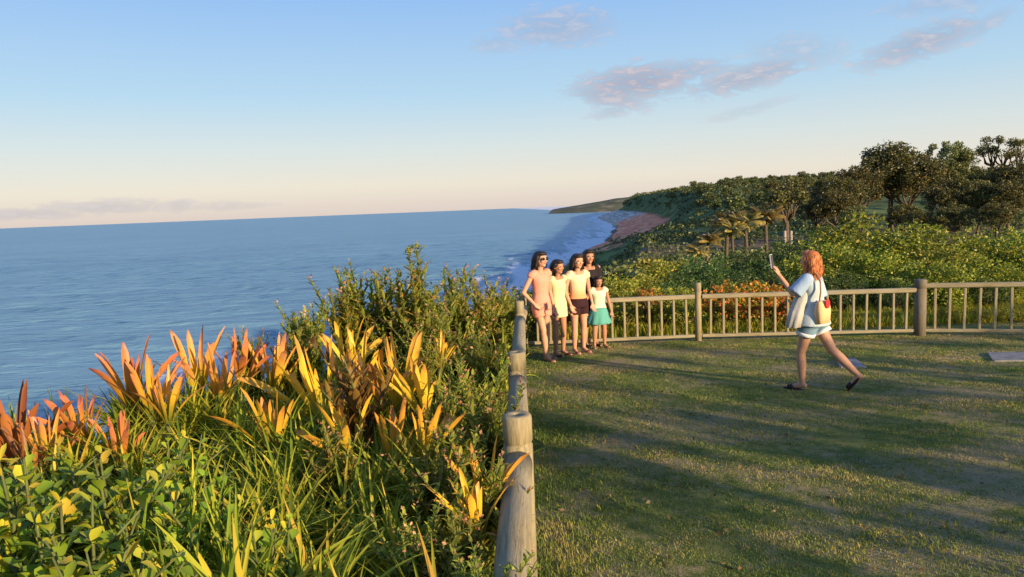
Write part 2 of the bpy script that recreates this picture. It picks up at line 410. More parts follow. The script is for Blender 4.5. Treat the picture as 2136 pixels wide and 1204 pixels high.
def build_sea():
    ys = np.concatenate([[-3000, -500], np.geomspace(60, 2600, 620), np.geomspace(2700, 90000, 60)])
    us = np.linspace(-1, 1, 420)
    Yg, U = np.meshgrid(ys, us, indexing='ij')
    X = U * (np.abs(Yg) * 1.0 + 150); X = X + (Yg < 0) * 0
    Z = np.full_like(X, SEA); r = np.random.default_rng(4)
    fade = np.clip(1.2 - Yg / 2600, 0, 1) * (Yg > 50)
    for i in range(34):
        lam = r.uniform(4, 15) if i > 6 else r.uniform(15, 24); th = R(80) + r.normal(0, .16)
        a = .010 * lam * (1.0 if i > 6 else .8); ph = r.uniform(0, 6.28)
        ds = Yg / 1543 * 2.5 * np.sqrt(1 + (Yg / 37) ** 2) * .4
        att = np.clip(lam / np.maximum(ds, .1) - .4, 0, 1)
        k_ = 2 * math.pi / lam
        arg = k_ * (X * math.cos(th) + Yg * math.sin(th)) + ph + .8 * np.sin(.02 * X + ph)
        Z += fade * att * a * (1 - np.abs(np.sin(arg / 2)) * 1.6)
    n, m = X.shape; i = np.arange((n - 1) * m).reshape(n - 1, m)[:, :-1].ravel()
    me = fastmesh('sea', np.stack([X, Yg, Z], -1).reshape(-1, 3), np.stack([i, i + 1, i + m + 1, i + m], -1), smooth=True)
    # distance from the shore for surf
    dd = (X - shoreX(Yg)).ravel()
    a = me.attributes.new('shore', 'FLOAT', 'POINT'); a.data.foreach_set('value', np.clip(dd, -1000, 100).astype(np.float32))
    m_ = new_mat('sea'); k = NT(m_)
    P = k.pos((.55, 1.6, 1), obj=False)
    n1 = k.noise(.12, 6, .62, P, .3); n2 = k.noise(.012, 4, .5, P); n3 = k.noise(.9, 4, .6, P)
    col = k.ramp(n2, [(.35, (.135, .27, .37)), (.65, (.165, .32, .42))])
    at_ = k.n('ShaderNodeAttribute'); at_.attribute_name = 'shore'
    sh = k.math('MULTIPLY', k.math('ADD', at_.outputs['Fac'], 100), 1 / 100)   # 0 at 100 m off, 1 at shore
    Pf = k.n('ShaderNodeMapping'); Pf.inputs['Rotation'].default_value = (0, 0, R(-12)); Pf.inputs['Scale'].default_value = (4.5, .55, 1); k.l(k.pos(obj=False), Pf.inputs[0])
    fn = k.noise(.018, 5, .6, Pf.outputs[0], .3)
    foam = k.ramp(k.math('ADD', k.math('MULTIPLY', sh, .52), fn), [(.82, (0, 0, 0)), (.92, (.9, .9, .9))])
    yf = k.n('ShaderNodeSeparateXYZ'); k.l(k.pos(obj=False), yf.inputs[0])
    col = k.mix(k.ramp(sh, [(.2, (0, 0, 0)), (1., (.55, .55, .55))]), col, (.12, .24, .30))
    col = k.mix(foam, col, (.72, .74, .80))
    n4 = k.noise(.035, 4, .6, k.pos((.22, 1.5, 1), obj=False), .2)
    b = k.bsdf(col, k.math('ADD', .38, k.math('MULTIPLY', foam, .5)), k.math('ADD', k.math('ADD', n1, k.math('MULTIPLY', n3, .14)), k.math('MULTIPLY', n4, 2.6)), 1.0, 1.5, .30)
    tag(link('sea', me, m_), kind='structure')
build_sea()

# ------------------------------------------------------------------ foliage generators
def strips(base, az, tilt, bend, L, Wd, n=6, fold=.25, prof=None, twist=0.0, droop=0.0):
    """vectorised blades. returns V,F,t"""
    base = np.asarray(base, float); N = len(base)
    az, tilt, bend, L, Wd = [np.broadcast_to(np.asarray(a, float), (N,)) for a in (az, tilt, bend, L, Wd)]
    s = np.linspace(0, 1, n + 1)
    th = tilt[:, None] + bend[:, None] * s[None] ** (1 + droop)
    ds = L[:, None] / n
    hx = np.concatenate([np.zeros((N, 1)), np.cumsum(np.sin((th[:, 1:] + th[:, :-1]) / 2) * ds, 1)], 1)
    hz = np.concatenate([np.zeros((N, 1)), np.cumsum(np.cos((th[:, 1:] + th[:, :-1]) / 2) * ds, 1)], 1)
    ca, sa = np.cos(az)[:, None], np.sin(az)[:, None]
    C = np.stack([base[:, 0:1] + hx * ca, base[:, 1:2] + hx * sa, base[:, 2:3] + hz], -1)
    if prof is None: prof = lambda q: np.sin(np.pi * (.18 + .80 * q)) ** .8
    w = prof(s)[None] * Wd[:, None] / 2
    tw = twist * rng.uniform(-1, 1, N)[:, None] * s[None]
    side = np.stack([-sa * np.cos(tw), ca * np.cos(tw), np.sin(tw)], -1)
    nrm = np.stack([-np.cos(th) * ca, -np.cos(th) * sa, np.sin(th)], -1)
    Lf = C + side * w[..., None] + nrm * (w * fold)[..., None]
    Rt = C - side * w[..., None] + nrm * (w * fold)[..., None]
    V = np.stack([Lf, C, Rt], 2).reshape(-1, 3)         # N,(n+1),3
    b = (np.arange(N) * (n + 1) * 3)[:, None] + (np.arange(n) * 3)[None]
    b = b.ravel()
    F = np.concatenate([np.stack([b, b + 1, b + 4, b + 3], -1), np.stack([b + 1, b + 2, b + 5, b + 4], -1)])
    t = np.tile(np.repeat(s, 3), N)
    return V, F, t
def merge(parts):
    V = []; F = []; T = []; o = 0
    for v, f, t in parts: V.append(v); F.append(f + o); T.append(t); o += len(v)
    return np.concatenate(V), np.concatenate(F), np.concatenate(T)
def cards(P, size, asp=.55, up=.3, r=None):
    """diamond folded leaves at P, random orientation (two quads would be heavy: one bent quad)"""
    r = r or rng; N = len(P)
    d = r.normal(size=(N, 3)); d[:, 2] = d[:, 2] * .6 + up; d /= np.linalg.norm(d, axis=1)[:, None]
    q = r.normal(size=(N, 3)); q[:, 2] *= .6; s = np.cross(d, q); s /= np.linalg.norm(s, axis=1)[:, None]
    nn = np.cross(d, s)
    sz = np.asarray(size) * r.uniform(.6, 1.3, N); sz = sz[:, None]
    V = np.stack([P, P + d * sz * .5 + s * sz * asp * .5 + nn * sz * .12, P + d * sz, P + d * sz * .5 - s * sz * asp * .5 + nn * sz * .12], 1).reshape(-1, 3)
    F = np.arange(N * 4).reshape(N, 4)
    return V, F, np.tile(np.array([0, .5, 1, .5]), N)
def cloud_pts(n_clumps, per, rad, clump, r, flat=.75, shell=.55, zmin=-.6):
    """points in clumps spread through an ellipsoid (unit centre 0)"""
    out = []
    while len(out) < n_clumps:
        d = r.normal(size=3); d /= np.linalg.norm(d); q = shell + (1 - shell) * r.uniform() ** .5
        if r.uniform() < .25: q *= .6
        p = d * q * rad; p[2] *= flat
        if p[2] < zmin * rad * flat: continue
        out.append(p)
    C = np.array(out); pts = []
    for c in C:
        k = clump * r.uniform(.6, 1.35)
        x = r.normal(size=(int(per * r.uniform(.7, 1.3)), 3)); x /= np.linalg.norm(x, axis=1)[:, None]
        x *= (r.uniform(.35, 1, len(x)) ** .6)[:, None] * k; x[:, 2] *= .75
        pts.append(c + x)
    return np.concatenate(pts), C

G_ = dict
M_STRAP = leaf_mat('strap_leaf', [(0, (.10, .16, .02)), (.3, (.22, .28, .028)), (.6, (.37, .38, .035)), (.85, (.52, .45, .05)), (1, (.55, .33, .06))], rough=.6, spec=.15)
M_BROM = leaf_mat('bromeliad_leaf', [(0, (.13, .14, .02)), (1, (.20, .18, .025))], tipramp=([(.0, (.07, .10, .02)), (.28, (.30, .23, .02)), (.5, (.72, .38, .04)), (.78, (.74, .30, .08)), (.96, (.72, .27, .14)), (1, (.5, .17, .1))], .92), trans=.32, rough=.42)
M_BROM2 = leaf_mat('bromeliad_yellow_leaf', [(0, (.30, .24, .02)), (1, (.5, .32, .03))], tipramp=([(.0, (.08, .11, .02)), (.3, (.32, .27, .03)), (.65, (.78, .46, .04)), (.92, (.74, .34, .05)), (1, (.45, .2, .05))], .85), trans=.32, rough=.42)
M_RED = leaf_mat('dark_red_leaf', [(0, (.14, .05, .02)), (.6, (.28, .09, .03)), (1, (.42, .16, .04))], trans=.3)
M_PAD = leaf_mat('paddle_leaf', [(0, (.14, .24, .025)), (.4, (.27, .38, .035)), (.75, (.46, .48, .045)), (1, (.72, .50, .05))], trans=.35, rough=.5, spec=.2)
M_SHRUB = leaf_mat('shrub_leaf', [(0, (.12, .16, .025)), (.45, (.25, .30, .045)), (.8, (.40, .39, .06)), (1, (.52, .33, .10))], trans=.4, rough=.6, spec=.15)
M_PINK = leaf_mat('pink_bud', [(0, (.34, .12, .07)), (1, (.46, .27, .15))], trans=.3)
M_YSH = leaf_mat('bright_shrub_leaf', [(0, (.07, .12, .015)), (.5, (.18, .24, .028)), (.85, (.33, .35, .035)), (1, (.44, .37, .06))], trans=.3)
M_DSH = leaf_mat('dark_shrub_leaf', [(0, (.03, .07, .018)), (.6, (.06, .12, .028)), (1, (.13, .18, .04))], trans=.25)
M_TREE = leaf_mat('tree_leaf', [(0, (.035, .045, .015)), (.5, (.075, .085, .024)), (.85, (.14, .13, .035)), (1, (.24, .17, .05))], trans=.25)
M_TREE2 = leaf_mat('pale_tree_leaf', [(0, (.06, .09, .03)), (.5, (.12, .155, .05)), (1, (.22, .23, .08))], trans=.25)
M_ORF = leaf_mat('orange_flower', [(0, (.42, .16, .02)), (.5, (.60, .22, .03)), (.8, (.62, .12, .03)), (1, (.6, .4, .08))], trans=.25)
M_BRN = leaf_mat('dry_frond', [(0, (.16, .14, .045)), (.6, (.32, .26, .07)), (1, (.45, .34, .11))], trans=.25)
M_SCRUB = leaf_mat('scrub_leaf', [(0, (.035, .055, .018)), (.5, (.07, .10, .03)), (.9, (.13, .15, .045)), (1, (.20, .17, .06))], trans=.2)
M_DRY = leaf_mat('dead_leaf', [(0, (.09, .055, .03)), (.6, (.17, .11, .05)), (1, (.28, .2, .1))], trans=.2)

def place(o, x, y, rz=None, s=1.0, z=None, tilt=0):
    o.location = (x, y, H(x, y) if z is None else z)
    o.rotation_euler = (random.uniform(-tilt, tilt), random.uniform(-tilt, tilt), random.uniform(0, 6.28) if rz is None else rz)
    o.scale = (s, s, s * random.uniform(.92, 1.08))
    return o

# ------------------------------------------------------------------ left bank planting
broad = lambda q: np.interp(q, [0, .08, .5, .8, .94, 1], [.35, .5, .95, 1, .78, .18])
strapp = lambda q: np.interp(q, [0, .3, .7, 1], [.7, 1, .7, .03])
paddle = lambda q: np.interp(q, [0, .12, .22, .5, .75, .92, 1], [.06, .06, .35, .85, 1, .62, .05])

def mk_bromeliad(mat, seed, nl=11, L=.58, Wd=.060):
    r = np.random.default_rng(seed)
    t = empty('bromeliad')
    az = np.arange(nl) * 2.4 + r.uniform(-.3, .3, nl); q = np.linspace(0, 1, nl)
    tilt = .42 - .36 * q + r.uniform(-.12, .12, nl); bend = .30 - .25 * q + r.uniform(-.2, .45, nl)
    V, F, tt = strips(np.zeros((nl, 3)) + np.stack([.03 * np.cos(az), .03 * np.sin(az), 0 * az], -1), az, tilt, bend, L * r.uniform(.7, 1.15, nl), Wd * r.uniform(.75, 1.15, nl), 8, .45, broad, 1.3)
    link('rosette', fastmesh('rosette', V, F, tt, True), mat, t)
    mb = MB(); mb.tube([(0, 0, -.35), (0, 0, 0), (0, 0, .06)], [.03, .035, .02], 8); mb.build('stem', STEM, t)
    return t
def mk_strap(seed, nl=58, L=.45, Wd=.017, mat=None):
    r = np.random.default_rng(seed); t = empty('strap_leaf_lily')
    az = r.uniform(0, 6.28, nl); tilt = r.uniform(.02, .6, nl); bend = r.uniform(.2, 1.9, nl)
    B = np.stack([r.normal(0, .035, nl), r.normal(0, .035, nl), r.uniform(-.05, .02, nl)], -1)
    V, F, tt = strips(B, az, tilt, bend, L * r.uniform(.55, 1.2, nl), Wd * r.uniform(.7, 1.4, nl), 7, .35, strapp, .7)
    link('leaves', fastmesh('leaves', V, F, tt, True), mat or M_STRAP, t)
    mb = MB(); mb.tube([(0, 0, -.3), (0, 0, .02)], [.03, .02], 8); mb.build('root_stock', STEM, t)
    return t
def stems_and_leaves(r, ns, hgt, spread, per, L, Wd, prof, mat, t, tilt=(.7, 1.3), z0=.25, bud=None, budn=6, lname='leaves'):
    P = []; az = []; Ls = []; mb = MB(); buds = []
    for i in range(ns):
        a = r.uniform(0, 6.28); lean = r.uniform(.0, spread); h = hgt * r.uniform(.6, 1.05)
        b = Vector((r.normal(0, .05), r.normal(0, .05), 0)); pts = []
        for k in range(6):
            q = k / 5; pts.append(b + Vector((math.cos(a) * lean * q * q * h, math.sin(a) * lean * q * q * h, h * q)))
        pts[0].z = -.35
        mb.tube(pts, [.011, .010, .009, .007, .006, .004], 6)
        for k in range(per):
            q = z0 + (1 - z0) * (k + r.uniform(0, .8)) / per
            f = min(q * 5, 4.999); j = int(f); p = pts[j].lerp(pts[j + 1], f - j); P.append(p); az.append(k * 2.4 + a + r.uniform(-.3, .3)); Ls.append(1.15 - .55 * q ** 3)
        for k in range(budn if bud else 0):
            buds.append(pts[-1] + Vector(r.normal(0, .022, 3)))
    P = np.array([list(p) for p in P]); n = len(P); Ls = np.array(Ls)
    V, F, tt = strips(P, az, r.uniform(*tilt, n), r.uniform(-.2, .7, n), L * Ls * r.uniform(.8, 1.2, n), Wd * Ls * r.uniform(.8, 1.2, n), 5, .3, prof, .4)
    nf = len(F)
    if bud: V, F, tt = merge([(V, F, tt), cards(np.array([list(p) for p in buds]), .035, .6, .6, r)])
    lo = link(lname, fastmesh(lname, V, F, tt, True), mat, t)
    if bud: lo.data.materials.append(bud); lo.data.polygons.foreach_set('material_index', (np.arange(len(F)) >= nf).astype(np.int32))
    mb.build('stems', STEM, t, True)
    return t
def mk_paddle(seed): return stems_and_leaves(np.random.default_rng(seed), 9, .64, .8, 10, .100, .064, paddle, M_PAD, empty('broad_leaf_shrub'), (.5, 1.2), .3)
def mk_shrub(seed, h=1.1, bud=True): return stems_and_leaves(np.random.default_rng(seed), 24, h, .42, 40, .115, .046, strapp, M_SHRUB, empty('bushy_shrub'), (.4, 1.2), .15, M_PINK if bud else None, 3)
def mk_stalk(seed, h=1.5): return stems_and_leaves(np.random.default_rng(seed), 4, h, .10, 60, .13, .045, strapp, M_SHRUB, empty('tall_stalk_shrub'), (.5, 1.1), .15, M_SHRUB, 30)

def protos(fn, seeds, label, cat, group):
    out = []
    for s in seeds:
        o = fn(s); tag(o, label, cat, group); out.append([o, False])
    return out
def use(pool, i=None):
    p = pool[random.randrange(len(pool)) if i is None else i % len(pool)]
    if not p[1]: p[1] = True; return p[0]
    return copy_tree(p[0])

def on_bank(px, py, Y):
    p = at(px, py, Y); return p.x, p.y, p.z

def build_bank():
    # hand-placed orange and yellow bromeliads: (tip px, tip py, distance, scale, tilt dir)
    OR = protos(lambda s: mk_bromeliad(M_BROM, s), [1, 2, 3], None, 'bromeliad', 'orange bromeliads along the edge of the bank')
    YE = protos(lambda s: mk_bromeliad(M_BROM2, s), [5, 6, 7], None, 'bromeliad', 'yellow bromeliads in the middle of the bank')
    ospots = [(265, 715, 5.6, 1.0, 'coral-tipped bromeliad standing highest against the sea at the left'), (305, 745, 5.3, .8, 'bright orange bromeliad just below and right of the tall left coral one'),
              (405, 685, 6.1, 1.05, 'coral bromeliad with one long leaf leaning left over the sea, top of the row'), (450, 715, 5.8, 1.0, 'orange bromeliad with upright leaves beside the long leaning coral leaf'),
              (490, 695, 6.2, .9, 'narrow orange bromeliad poking up right of the leaning coral leaf'), (560, 700, 6.3, .9, 'orange and green bromeliad with thin tips next to the dark gap in the bank'),
              (340, 760, 5.2, .75, 'small orange bromeliad low between two coral clumps'), (165, 800, 4.9, .8, 'single orange bromeliad spike apart from the rest near the left edge'),
              (85, 850, 4.5, .75, 'short yellow-orange bromeliad spike low by the left edge'), (240, 860, 4.6, .7, 'small orange bromeliad spike sunk in green leaves below the coral row')]
    for i, (px, py, Y, s, lb) in enumerate(ospots):
        x, y, z = on_bank(px, py, Y); o = use(OR, i); h = .60 * s
        place(o, x, y, i * 1.3, s, z - h, .15); o['label'] = lb
    yspots = [(715, 665, 6.2, 1.0, 'yellow bromeliad with upright blades beneath the pink-budded shrubs'), (745, 690, 5.9, .9, 'yellow bromeliad just right of the upright yellow blades under the shrubs'),
              (670, 715, 5.4, 1.15, 'yellow bromeliad with the longest diagonal blade on the bank'), (790, 720, 5.4, 1.0, 'deep yellow bromeliad with splayed leaves right of the diagonal blade'),
              (835, 715, 5.3, 1.0, 'glowing yellow bromeliad nearest the tall shrub at the bank centre'), (880, 745, 5.0, .8, 'small yellow bromeliad between the glowing clump and the fence'),
              (730, 800, 4.4, .95, 'yellow bromeliad in the dark hollow at the centre of the bank'), (810, 830, 4.2, .8, 'orange-yellow forked bromeliad below the dark hollow'),
              (915, 690, 6.0, .55, 'tiny yellow bromeliad among the shrubs near the fence'), (560, 800, 4.6, .85, 'yellow bromeliad with one leaf arching down to the right'), (875, 850, 3.9, .6, 'low yellow bromeliad half under green leaves by the fence'),
              (1010, 920, 3.2, .6, 'amber bromeliad leaning against the near fence rail'), (990, 985, 2.9, .5, 'lowest amber bromeliad close to the near fence rail')]
    for i, (px, py, Y, s, lb) in enumerate(yspots):
        x, y, z = on_bank(px, py, Y); o = use(YE, i)
        place(o, x, y, i * 1.7 + .4, s, z - .58 * s, .22); o['label'] = lb
    # dark red plant at the left frame edge
    for j, (px, py, Y, s) in enumerate([(15, 835, 4.6, .95), (55, 905, 4.3, .7)]):
        x, y, z = on_bank(px, py, Y)
        if j == 0: rd = mk_bromeliad(M_RED, 21, 15, .6, .07)
        else: rd = copy_tree(rd)
        tag(rd, ['dark red bromeliad cut by the left edge of the view', 'smaller dark red bromeliad just below the big red one at the left edge'][j], 'bromeliad'); place(rd, x, y, j, s, z - .55 * s)
    # tall shrubs against the sea
    SH = protos(lambda s: mk_shrub(s, 1.15), [31, 32, 33, 34], None, 'shrub', 'bushy shrubs along the far bank by the fence')
    sspots = [(715, 585, 7.4, .9, 'dark bushy shrub with pink buds, leftmost of the tall shrubs'), (745, 575, 7.6, .95, 'pink-budded shrub second from the left on the bank crest'), (800, 590, 7.5, .95, 'pink-budded shrub just left of the tall stalk'),
              (850, 580, 7.3, 1.0, 'dense leafy shrub wrapped round the foot of the tall stalk'), (905, 615, 7.6, .85, 'low green shrub just right of the tall stalk'), (945, 572, 8.4, 1.0, 'rounded leafy shrub with pale tips halfway from stalk to fence'),
              (985, 585, 8.6, 1.0, 'leafy shrub with reddish tips near the far fence posts'), (1030, 580, 9.6, .95, 'yellow-green shrub close behind the far fence post'), (1055, 600, 10.6, .9, 'shrub with rusty tips beside the girl in peach'),
              (900, 660, 6.3, .8, 'leafy shrub in front of the tall stalk shrubs'), (965, 665, 6.6, .8, 'leafy green shrub against the far fence rail'), (1010, 690, 6.2, .8, 'leafy shrub leaning on the second fence post'),
              (640, 650, 6.9, .75, 'brownish shrub at the left end of the shrub row'), (980, 760, 4.9, .7, 'leafy shrub beside the middle fence post'), (930, 790, 4.5, .65, 'small leafy shrub between yellow bromeliads and the fence'),
              (600, 690, 6.5, .6, 'thin brown shrub between orange and yellow bromeliads'), (1020, 820, 3.9, .6, 'shrub touching the near fence post on its left side'), (1080, 640, 11.4, .75, 'dark shrub behind the legs of the girl in peach'),
              (1010, 620, 8.0, .85, 'shrub filling the bank left of the farthest post'), (870, 700, 5.8, .7, 'green shrub under the tall stalk beside yellow leaves')]
    sspots += [(955, 870, 3.7, .6, 'olive shrub on the near side of the bank, left of the near post'), (1005, 960, 3.0, .55, 'olive shrub beside the near log rail, upper one'), (900, 930, 3.4, .5, 'low olive shrub among strap leaves left of the near rail'),
               (960, 1060, 2.7, .5, 'olive shrub beside the near log rail, lower one'), (860, 1080, 2.7, .45, 'small olive shrub at the lower right of the bank'), (1010, 1130, 2.3, .42, 'olive shrub at the very bottom by the log rail'),
               (690, 900, 3.7, .45, 'small olive shrub in the middle of the strap leaves'), (620, 640, 7.2, .6, 'thin shrub at the crest between orange leaves and pink-budded shrubs'), (520, 700, 6.5, .5, 'low shrub between the orange bromeliads on the crest')]
    for i, (px, py, Y, s, lb) in enumerate(sspots):
        x, y, z = on_bank(px, py, Y); o = use(SH, i)
        place(o, x, y, i * 2.1, s * 1.0, z - 1.13 * s); o['label'] = lb
    x, y, z = on_bank(872, 495, 7.2); o = mk_stalk(41, 1.5); tag(o, 'tallest leafy stalk rising over the sea horizon side of the bank', 'shrub'); place(o, x, y, 0, 1, z - 1.5)
    x, y, z = on_bank(752, 800, 4.6)
    o = stems_and_leaves(np.random.default_rng(77), 10, .95, .5, 20, .16, .05, strapp, leaf_mat('rust_leaf', [(0, (.10, .05, .02)), (.7, (.2, .1, .03)), (1, (.34, .2, .05))]), empty('rust_leaf_shrub'), (.2, .8), .3)
    tag(o, 'rust-brown leafy shrub in the centre of the bank among green strap leaves', 'shrub'); place(o, x, y, 0, .9, z - .6)
    # paddle-leaved shrubs in the near left corner
    PD = protos(mk_paddle, [51, 52, 53], None, 'shrub', 'broad leaved shrubs in the near left corner')
    pspots = [(30, 1030, 2.7, 1.0, 'broad-leaved shrub cut by the left edge at the bottom corner'), (150, 980, 3.0, 1.0, 'broad yellow-green leaved shrub highest in the lower left corner'), (260, 1010, 2.9, .95, 'broad-leaved shrub right of the highest one in the lower left'),
              (130, 1130, 2.35, .9, 'broad-leaved shrub touching the bottom edge at the far left'), (330, 1110, 2.5, .85, 'broad-leaved shrub at the bottom edge left of centre of the bank'), (420, 1030, 2.9, .8, 'broad-leaved shrub with round lime leaf amid strap leaves'),
              (560, 1120, 2.5, .6, 'small broad-leaved shrub at the bottom of the bank under strap leaves'), (60, 960, 3.3, .9, 'darker broad-leaved shrub just under the red bromeliads'), (230, 1180, 2.15, .8, 'nearest broad-leaved shrub at the very bottom edge'), (360, 960, 3.3, .7, 'small broad-leaved shrub in the middle of the green left bank')]
    for i, (px, py, Y, s, lb) in enumerate(pspots):
        x, y, z = on_bank(px, py, Y); o = use(PD, i); place(o, x, y, i * 1.1, s, z - .52 * s, .1); o['label'] = lb
    # strap-leaf lilies over the whole bank
    LB = 'clump of long arching green strap leaves on the planted bank'
    ST = protos(lambda s: mk_strap(s), [61, 62, 63, 64, 65], LB, 'plant', 'strap-leaved clumps covering the bank')
    k = 0
    for row in np.arange(1.5, 7.6, .29):
        e = float(edgeX(row)); x = e - .1
        while x < -.22:
            xx = x + random.uniform(-.1, .1); yy = row + random.uniform(-.12, .12)
            top = np.interp(yy, [1.5, 3, 4.5, 6, 8], [.52, .50, .42, .50, .5]) + .14 * noise.noise(Vector((xx * 1.1, yy * 1.1, 3)))
            g = H(xx, yy)
            o = use(ST); s = random.uniform(.8, 1.25)
            place(o, xx, yy, None, s, g + top * .9 - random.uniform(.06, .26), .25); k += 1
            x += .305
    assert k < 320, k
    # leaf litter and low cover on the bank: nobody could count it
    n = 26000; yy = rng.uniform(.8, 12.5, n); e = edgeX(yy); xx = e - .8 + (-.12 - e + .8) * rng.uniform(0, 1, n)
    zz = height(xx, yy) + rng.uniform(0, .34, n)
    V, F, tt = cards(np.stack([xx, yy, zz], -1), .085, .4, .5)
    tag(link('bank_ground_cover', fastmesh('bank_ground_cover', V, F, tt), M_SHRUB), 'low tangled green ground cover under the bank plants', 'ground cover', kind='stuff')
build_bank()

# ------------------------------------------------------------------ lawn
def build_grass():
    n = 400000
    u = rng.uniform(0, 1, n); yy = 1.6 + 12.2 * u ** 1.35
    xl = -.25; xr = np.minimum(yy * .78 + 1.0, 13)
    xx = xl + (xr - xl) * rng.uniform(0, 1, n)
    den = fbm(xx, yy, 1.6, 21) + .6 * fbm(xx, yy, .5, 22)
    keep = den > -.35 + rng.uniform(-.2, .3, n)
    xx, yy, den = xx[keep], yy[keep], den[keep]; n = len(xx)
    B = np.stack([xx, yy, height(xx, yy) - .004], -1)
    L = .011 + .010 * rng.uniform(0, 1, n) + .012 * np.clip(den, 0, 1)
    lf = np.exp(-((xx - .0) / .45) ** 2); L *= 1 + 1.0 * lf * rng.uniform(.4, 1.4, n)
    az = rng.uniform(0, 6.28, n); th = rng.uniform(.1, .9, n); wd = .0026 + .0009 * yy * .6
    c, s_ = np.cos(az), np.sin(az); d = np.stack([np.sin(th) * c, np.sin(th) * s_, np.cos(th)], -1); sd_ = np.stack([-s_, c, 0 * c], -1)
    V = np.stack([B - sd_ * wd[:, None] / 2, B + sd_ * wd[:, None] / 2, B + d * L[:, None] * .6 + sd_ * wd[:, None] * .4, B + d * L[:, None]], 1).reshape(-1, 3)
    F = np.arange(4 * n).reshape(n, 4)
    rnd = np.repeat(np.clip(.45 + .62 * fbm(xx, yy * 1.6, 2.6, 30) + .42 * fbm(xx, yy, .45, 31) - .28 * np.exp(-np.maximum(xx, 0) / 1.6) + .08 * np.clip(xx - 3, 0, 3) / 3, 0, 1), 4)
    me = fastmesh('grass', V, F, rnd)
    m = new_mat('grass_blades'); k = NT(m)
    a = k.n('ShaderNodeAttribute'); a.attribute_name = 't'; g = k.n('ShaderNodeNewGeometry')
    f = k.math('ADD', k.math('MULTIPLY', a.outputs['Fac'], .74), k.math('MULTIPLY', g.outputs['Random Per Island'], .26), True)
    c = k.ramp(f, [(.12, (.09, .15, .03)), (.35, (.17, .24, .045)), (.52, (.32, .32, .07)), (.72, (.46, .37, .16)), (1, (.52, .41, .24))])
    b = k.bsdf(c, .5, spec=.25); tb = k.n('ShaderNodeBsdfTranslucent'); k.l(c, tb.inputs[0]); mx = k.n('ShaderNodeMixShader'); mx.inputs[0].default_value = .3
    k.l(b.outputs[0], mx.inputs[1]); k.l(tb.outputs[0], mx.inputs[2]); k.l(mx.outputs[0], k.out.inputs[0])
    tag(link('grass', me, m), 'short worn green grass of the lawn with dry patches', 'grass', kind='stuff')
build_grass()

def litter():
    r = np.random.default_rng(5); n = 900; yy = 2.2 + 10 * r.uniform(0, 1, n) ** 1.3; xx = .1 + (yy * .75 + .5) * r.uniform(0, 1, n)
    V, F, tt = cards(np.stack([xx, yy, height(xx, yy) + .012], -1), .035, .55, -.1, r)
    tag(link('fallen_leaves', fastmesh('fallen_leaves', V, F, tt), M_DRY), 'small dry fallen leaves scattered over the lawn', 'leaves', kind='stuff')
    n = 5200; c = r.uniform(0, 1, (60, 2)); q = r.integers(0, 60, n); yy = 2.2 + 9.5 * c[q, 1] ** 1.3 + r.normal(0, .16, n); xx = .1 + (yy * .72 + .5) * c[q, 0] + r.normal(0, .2, n)
    V, F, tt = strips(np.stack([xx, yy, height(xx, yy)], -1), r.uniform(0, 6.28, n), r.uniform(.3, 1.3, n), .4, r.uniform(.02, .05, n), .014, 2, .2, paddle)
    tag(link('lawn_weeds', fastmesh('lawn_weeds', V, F, tt), M_SHRUB), 'low weeds growing in patches in the lawn', 'weeds', kind='stuff')
litter()
def slab(px0, px1, py0, py1, label):
    a, b, c, d = [ground_hit(*p) for p in ((px0, py1), (px1, py1), (px1 - 25, py0), (px0 - 10, py0))]
    mb = MB(); rings = []
    ctr = (a + b + c + d) / 4
    for dz, k in ((-.03, 1), (.018, 1), (.024, .985)):
        ring = []
        for p, q in ((a, b), (b, c), (c, d), (d, a)):
            for s in (0.04, .35, .65, .96):
                v = p.lerp(q, s); v = ctr + (v - ctr) * k * (1 + .02 * noise.noise(v * 5)); ring.append(Vector((v.x, v.y, H(v.x, v.y) + dz)))
        rings.append([p - ctr for p in ring])
    mb.rings(rings); o = mb.build('paving_slab', plain('concrete', (.21, .21, .215), .85, .35, 7, .4), None, False, ctr); tag(o, label, 'paving slab', 'grey slabs set in the lawn')
slab(1752, 1808, 750, 769, 'grey concrete slab in the lawn just right of the walking woman')
slab(2070, 2190, 738, 755, 'grey concrete slab in the lawn cut by the right edge')

